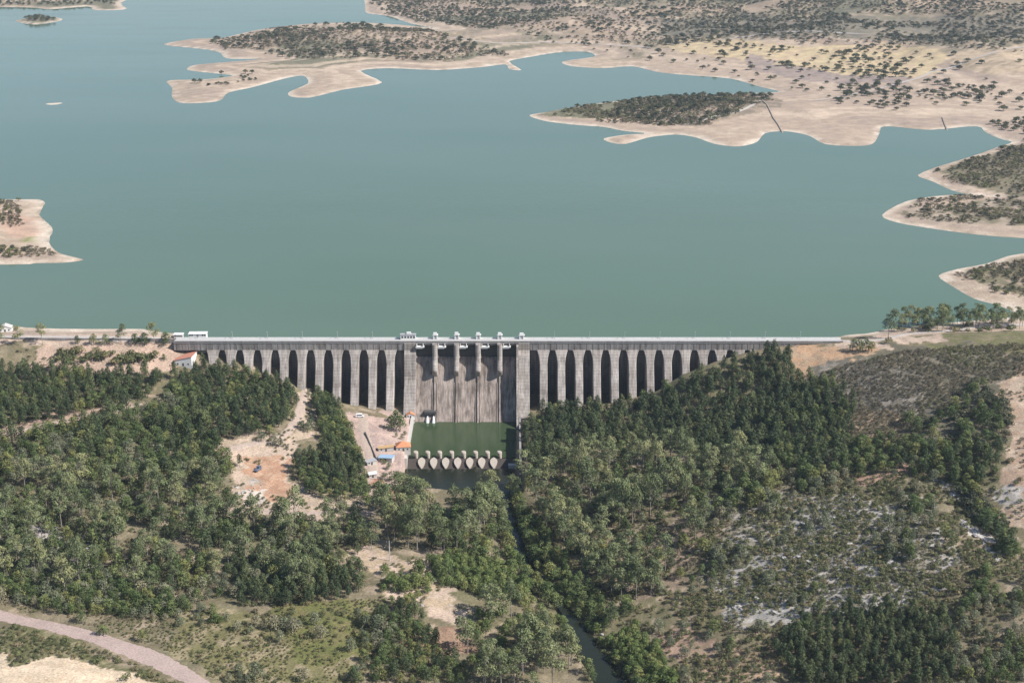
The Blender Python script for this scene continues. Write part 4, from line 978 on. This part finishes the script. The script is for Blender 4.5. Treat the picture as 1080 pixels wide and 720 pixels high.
scatter([(240,468),(310,452),(318,430),(326,412),(332,420),(325,470),(312,500),(330,530),(385,536),(380,550),(250,550),(240,510)], 4.2, {'bush':3,'grey':1}, 'low bush scattered on the bare clearing', 'bushes on the bare clearing', (.5,1.2), .56, free=True)
scatter([(745,555),(790,560),(870,575),(970,565),(965,608),(870,620),(838,652),(765,652)], 3.6, {'bush':4,'grey':1}, 'grey green bush among the bare rock patches at right', 'bushes among the bare rock patches', (.5,1.2), .36)
scatter([(808,425),(850,415),(880,468),(850,500),(808,490)], 5.0, {'pine':3,'broad':2}, 'tree filling the gap between big wood and scrub hill', 'trees between the big wood and the scrub hill', (.65,1.05))
for q, py in ((309,420),(313,428),(331,428),(336,438),(327,450),(309,444)): one('pine', q, py, random.uniform(.6,.9), 'dark pine standing at the side of the dirt path', None, 'pines beside the dirt path')
scatter([(1060,395),(1095,380),(1095,560),(1062,545)], 5.0, {'bush':3,'scrub':2}, 'low bush on the bare brown ground at the right edge', 'bushes on the bare ground at the right edge', (.6,1.4), .5)
# far shore
OK_ = {'oak':1}
scatter([(225,44),(300,31),(380,26),(450,32),(500,45),(535,58),(480,67),(400,64),(330,61),(270,59),(235,52)], 17, OK_, 'dark holm oak on the long peninsula across the lake', 'oaks on the long peninsula', (.5,1.5), .47, True)
scatter([(388,2),(400,14),(440,24),(520,32),(580,20),(700,-5),(700,-20),(388,-20)], 14, OK_, 'o', 'o', (.4,1.25), .36, True)
scatter([(540,30),(600,10),(710,-5),(700,55),(640,50),(580,45)], 18, OK_, 'o', 'o', (.4,1.35), .42, True)
scatter([(700,-15),(1090,-15),(1090,56),(1000,48),(900,42),(800,42),(700,50)], 15, OK_, 'o', 'o', (.35,1.3), .42, True)
scatter([(740,46),(900,45),(1090,55),(1090,110),(940,105),(880,82),(790,62)], 19, OK_, 'dark holm oak scattered on the dry flats across the lake', 'oaks on the dry flats', (.5,1.6), .48, True)
scatter([(560,48),(700,44),(1090,60),(1090,120),(940,120),(850,100),(720,70),(600,52)], 40, OK_, 'dark holm oak standing far apart on the bare flats', 'oaks far apart on the bare flats', (.5,1.5), .42, True)
scatter([(890,87),(975,90),(972,114),(892,112)], 17, OK_, 'dark holm oak in the clump on the tan flats', 'oaks in the clump on the tan flats', (.9,1.4), .3, True)
scatter([(668,104),(700,98),(740,95),(780,98),(828,103),(800,112),(772,120),(735,130),(690,130),(655,128),(640,122),(655,110)], 11.5, OK_, 'dark holm oak on the wooded island', 'oaks on the wooded island', (.7,1.15), .36, True)
scatter([(575,121),(610,112),(650,105),(665,106),(640,110),(600,117),(580,122)], 16, OK_, 'dark holm oak along the left crest of the island', 'oaks along the left crest of the island', (.6,.9), .2, True)
scatter([(985,182),(1090,146),(1090,168),(1040,170),(1000,182)], 15, OK_, 'dark oak along the top of the upper right spit', 'oaks along the upper right spit', (.6,.9), .3, True)
scatter([(945,224),(990,210),(1090,200),(1090,235),(1020,232)], 14, OK_, 'dark bush on the middle right spit', 'bushes on the middle right spit', (.4,.75), .36, True)
scatter([(990,182),(1090,152),(1090,205),(1060,203),(1005,193)], 12, OK_, 's', 's', (.25,.45), .3, True)
scatter([(1015,288),(1090,268),(1090,312),(1050,306)], 11, OK_, 's', 's', (.25,.5), .36, True)
scatter([(-30,-12),(125,-12),(118,4),(0,6),(-30,6)], 16, OK_, 'dark oak on the far shore at top left', 'oaks on the far shore at top left', (.8,1.2), .3, True)
scatter([(215,88),(262,78),(266,81),(222,92)], 9, OK_, 'dark bush in the strip on the sandy spit', 'bushes in the strip on the sandy spit', (.5,.8), .1, True)
scatter([(30,19),(56,19),(58,22),(32,23)], 11, OK_, 'dark tree on the tiny island at top left', 'trees on the tiny island', (.9,1.4), .0, True)
scatter([(-30,210),(8,214),(22,224),(12,232),(0,238),(-30,240)], 9, OK_, 'green bush on the left headland slope', 'bushes on the left headland slope', (.35,.6), .3, True)
scatter([(-30,260),(26,259),(30,266),(-30,270)], 8, OK_, 'dark tree in the row on the left headland point', 'trees on the left headland point', (.5,.75), .25, True)
scatter([(1045,135),(1090,120),(1090,142),(1060,144)], 13, OK_, 'dark oak on the right shore beside the bay', 'oaks beside the bay at right', (.8,1.1), .3, True)
for poly, sp in (([(388,-10),(400,14),(440,24),(520,32),(700,52),(800,44),(1000,50),(1090,56),(1090,-15)], 15), ([(225,44),(300,31),(450,32),(535,58),(480,67),(330,61),(235,52)], 11)):
    scatter(poly, sp, {'scrub':1}, 's', 's', (1.2,3.2), .40, True)
for poly in ([(570,122),(610,110),(700,98),(828,103),(800,114),(735,132),(640,128)], [(980,183),(1090,150),(1090,205),(1056,203),(1005,193)], [(940,226),(990,210),(1090,204),(1090,238),(1010,234)], [(1010,290),(1090,268),(1090,316),(1045,308)], [(-30,208),(30,214),(28,250),(-30,240)], [(-30,258),(60,262),(70,270),(-30,274)]):
    scatter(poly, 5, {'scrub':2,'bush':1}, 's', 's', (.8,2.0), .40, True)
for q, py in ((205,88),(211,88),(234,79),(259,78),(266,78)): one('oak', q, py, 1.0, 'lone dark tree on the sandy spit across the lake', 1.4, 'lone trees on the sandy spit')

# individuals: the largest on screen of each kind; everything else joins one woodland object per kind
LIM = {'pine': 290, 'euc': 290, 'broad': 290, 'grey': 290, 'bright': 200, 'bush': 290, 'oak': 290, 'scrub': 0}
SIZE = {'pine': 12, 'euc': 14, 'broad': 8, 'grey': 6.5, 'bright': 5.5, 'bush': 1.8, 'oak': 6, 'scrub': 1.6}
rest = {k: [] for k in LIM}
protos = {}
counts = {k: 0 for k in LIM}
NAMES = {'pine': 'pine', 'euc': 'eucalyptus', 'broad': 'leafy tree', 'grey': 'olive grey tree', 'bright': 'bright green bush', 'bush': 'bush', 'oak': 'oak'}
def vis(p): return -3 < p['px'] < 1083 and 3 < p['py'] < 732
for k in LIM:
    L = [p for p in PLANTS if p['k'] == k]
    L.sort(key=lambda p: -(p['s']*p['sz']/(p['t']**2)) - (10 if p.get('keep') else 0))
    pr = PROTO[k]
    for p in L:
        if not vis(p) or counts[k] >= LIM[k] or p['label'] in ('o', 's'):
            rest[k].append(p); continue
        counts[k] += 1
        v = random.randrange(len(pr['var'])); loc = (p['x'], p['y'], p['z']-.1); sc = (p['s'], p['s'], p['sz'])
        far = p['far'] or k == 'oak'
        nm = pr['name']
        if far and k == 'oak':
            o = link(nm, OAKM[v]); o.location = loc; o.rotation_euler = (0, 0, p['rz']); o.scale = sc
        elif (k, v) not in protos:
            o = empty(nm, loc, p['rz']); o.scale = sc
            link(pr['crown'], pr['var'][v][0], o); link(pr['stem'], pr['var'][v][1], o); protos[(k, v)] = o
        else:
            o = copy_tree(protos[(k, v)], loc, p['rz'], sc)
            for key in ('label', 'group'):
                if key in o: del o[key]
        lab = p['label']; grp = p['group']
        tag(o, lab, pr['cat'], None)
        p['o'] = o; o['_k'] = k
        if grp: o['group'] = grp
# one label per (region, kind)
from collections import defaultdict
GEN = {'pine': ('dark pine','pines'), 'euc': ('pale green eucalyptus','eucalyptus'), 'broad': ('mid green leafy tree','leafy trees'), 'grey': ('grey green olive tree','olive trees'), 'bright': ('bright green bush','bright bushes'), 'bush': ('low bush','bushes'), 'oak': ('dark round oak','oaks')}
reg = defaultdict(set)
for p in PLANTS:
    if 'o' in p and p['group']: reg[p['group']].add(p['k'])
import re
for p in PLANTS:
    if 'o' in p:
        o = p['o']; g = p['group']
        if g and len(reg[g]) > 1:
            tail = re.sub(r'^.*?\b(in|on|along|below|above|beside|at|around|scattered|standing|between|of|past)\b', r'\1', g, count=1)
            o['label'] = GEN[p['k']][0]+' '+tail; o['group'] = GEN[p['k']][1]+' '+tail
        del o['_k']

def stuff(name, pts, variants, label):
    if not pts: return
    me = bpy.data.meshes.new(name); me.vertices.add(len(pts))
    me.vertices.foreach_set('co', np.array([(p['x'], p['y'], p['z']-.1) for p in pts], np.float32).ravel())
    for an, ty, vals in (('sc', 'FLOAT_VECTOR', [(p['s'], p['s'], p['sz']) for p in pts]), ('rot', 'FLOAT_VECTOR', [(0, 0, p['rz']) for p in pts])):
        a = me.attributes.new(an, ty, 'POINT'); a.data.foreach_set('vector', np.array(vals, np.float32).ravel())
    a = me.attributes.new('vi', 'INT', 'POINT'); a.data.foreach_set('value', np.array([random.randrange(len(variants[0])) for _ in pts], np.int32))
    o = link(name, me); tag(o, label, None, None, 'stuff')
    ng = bpy.data.node_groups.new(name+'_spread', 'GeometryNodeTree')
    ng.interface.new_socket('Geometry', in_out='INPUT', socket_type='NodeSocketGeometry'); ng.interface.new_socket('Geometry', in_out='OUTPUT', socket_type='NodeSocketGeometry')
    gi = ng.nodes.new('NodeGroupInput'); go = ng.nodes.new('NodeGroupOutput'); out = ng.nodes.new('GeometryNodeJoinGeometry')
    def named(an, ty):
        n = ng.nodes.new('GeometryNodeInputNamedAttribute'); n.data_type = ty; n.inputs['Name'].default_value = an; return n.outputs['Attribute']
    for vs in variants:
        j = ng.nodes.new('GeometryNodeJoinGeometry')
        for src in vs:
            oi = ng.nodes.new('GeometryNodeObjectInfo'); oi.transform_space = 'ORIGINAL'; oi.inputs['Object'].default_value = src; oi.inputs['As Instance'].default_value = True
            ng.links.new(oi.outputs['Geometry'], j.inputs[0])
        ip = ng.nodes.new('GeometryNodeInstanceOnPoints'); ip.inputs['Pick Instance'].default_value = True
        ng.links.new(gi.outputs[0], ip.inputs['Points']); ng.links.new(j.outputs[0], ip.inputs['Instance'])
        ng.links.new(named('vi', 'INT'), ip.inputs['Instance Index'])
        ng.links.new(named('rot', 'FLOAT_VECTOR'), ip.inputs['Rotation']); ng.links.new(named('sc', 'FLOAT_VECTOR'), ip.inputs['Scale'])
        ng.links.new(ip.outputs[0], out.inputs[0])
    ng.links.new(out.outputs[0], go.inputs[0])
    md = o.modifiers.new('spread', 'NODES'); md.node_group = ng
    return o
def src_objs(k):
    cr = []; st = []
    for v in range(len(PROTO[k]['var'])):
        if (k, v) in protos:
            ch = protos[(k, v)].children; cr.append(ch[0]); st.append(ch[1])
    return [cr, st]
STN = {'pine': 'pine_wood', 'euc': 'eucalyptus_wood', 'broad': 'broadleaf_wood', 'grey': 'olive_woodland', 'bright': 'willow_thicket', 'bush': 'undergrowth', 'oak': 'oak_wood', 'scrub': 'scrub'}
STL = {'pine': 'dark pines massed in the woods further up the valley', 'euc': 'pale eucalyptus massed further up the valley', 'broad': 'leafy trees massed in the woods further up the valley', 'grey': 'grey green trees massed up the valley',
       'bright': 'bright green bushes massed up the valley', 'bush': 'low undergrowth covering the slopes', 'oak': 'dark oaks and scrub covering the hills across the lake', 'scrub': 'low dark scrub covering the hill and slopes'}
for k in rest:
    if k == 'oak':
        seen = {}
        for o in list(COL.objects):
            if o.data in OAKM and o.data.name not in seen: seen[o.data.name] = o
        stuff(STN[k], rest[k], [list(seen.values())], STL[k])
    elif k == 'scrub':
        # one shrub of each shape stands as itself, the rest spread from it
        src = []
        for v, (cm, tm) in enumerate(PROTO['scrub']['var']):
            p = rest[k].pop(random.randrange(len(rest[k]))); o = link('shrub', cm); o.location = (p['x'], p['y'], p['z']); tag(o, 'low dark shrub in the scrub on the right hill', 'bush', 'dark shrubs in the scrub'); src.append(o)
        stuff(STN[k], rest[k], [src], STL[k])
    else: stuff(STN[k], rest[k], src_objs(k), STL[k])
print('PLANTS', len(PLANTS), counts, {k: len(v) for k, v in rest.items()})

# ------------------------------------------------------------------ air
hz = MB().box(-8990, 8990, -1490, 13890, -61, 330).obj('haze', None)
m = bpy.data.materials.new('haze_air'); m.use_nodes = True; nt = m.node_tree; nt.nodes.remove(nt.nodes['Principled BSDF'])
pv = N(nt, 'ShaderNodeVolumePrincipled'); pv.inputs['Color'].default_value = (.66,.83,1,1); pv.inputs['Density'].default_value = .000043; pv.inputs['Anisotropy'].default_value = .2
nt.links.new(pv.outputs[0], nt.nodes['Material Output'].inputs['Volume'])
hz.data.materials.append(m); tag(hz, kind='stuff')

# ------------------------------------------------------------------ light, camera, render
ELEV, AZ = math.radians(44), math.radians(-20)
sv = Vector((math.cos(ELEV)*math.cos(AZ), math.cos(ELEV)*math.sin(AZ), math.sin(ELEV)))
sl = bpy.data.lights.new('sun', 'SUN'); sl.energy = 5.0; sl.angle = math.radians(.5); sl.color = (1, .955, .905)
so = bpy.data.objects.new('sun', sl); COL.objects.link(so); so.rotation_euler = sv.to_track_quat('Z', 'Y').to_euler(); so.location = (300, -200, 400)
w = bpy.data.worlds.new('World'); SC.world = w; w.use_nodes = True; nt = w.node_tree
sk = N(nt, 'ShaderNodeTexSky', sky_type='NISHITA'); sk.sun_disc = False; sk.sun_elevation = ELEV; sk.sun_rotation = math.atan2(sv.x, sv.y)
sk.dust_density = 1.0; sk.ozone_density = 2.0
nt.links.new(sk.outputs[0], nt.nodes['Background'].inputs['Color']); nt.nodes['Background'].inputs['Strength'].default_value = .09
cd = bpy.data.cameras.new('camera'); cd.sensor_width = 36; cd.lens = 36*F/1080; cd.clip_start = 1; cd.clip_end = 30000
co_ = bpy.data.objects.new('camera', cd); COL.objects.link(co_); co_.location = (0, CAMY, CAMZ); co_.rotation_euler = (math.pi/2-PITCH, 0, 0)
SC.camera = co_
SC.render.engine = 'CYCLES'
cy = SC.cycles; cy.use_denoising = True; cy.max_bounces = 5; cy.diffuse_bounces = 2; cy.glossy_bounces = 2; cy.transmission_bounces = 2; cy.volume_bounces = 0; cy.transparent_max_bounces = 4
try: cy.denoiser = 'OPENIMAGEDENOISE'
except Exception: pass
vs = SC.view_settings; vs.view_transform = 'Standard'; vs.look = 'None'; vs.exposure = 0.5; vs.gamma = 1
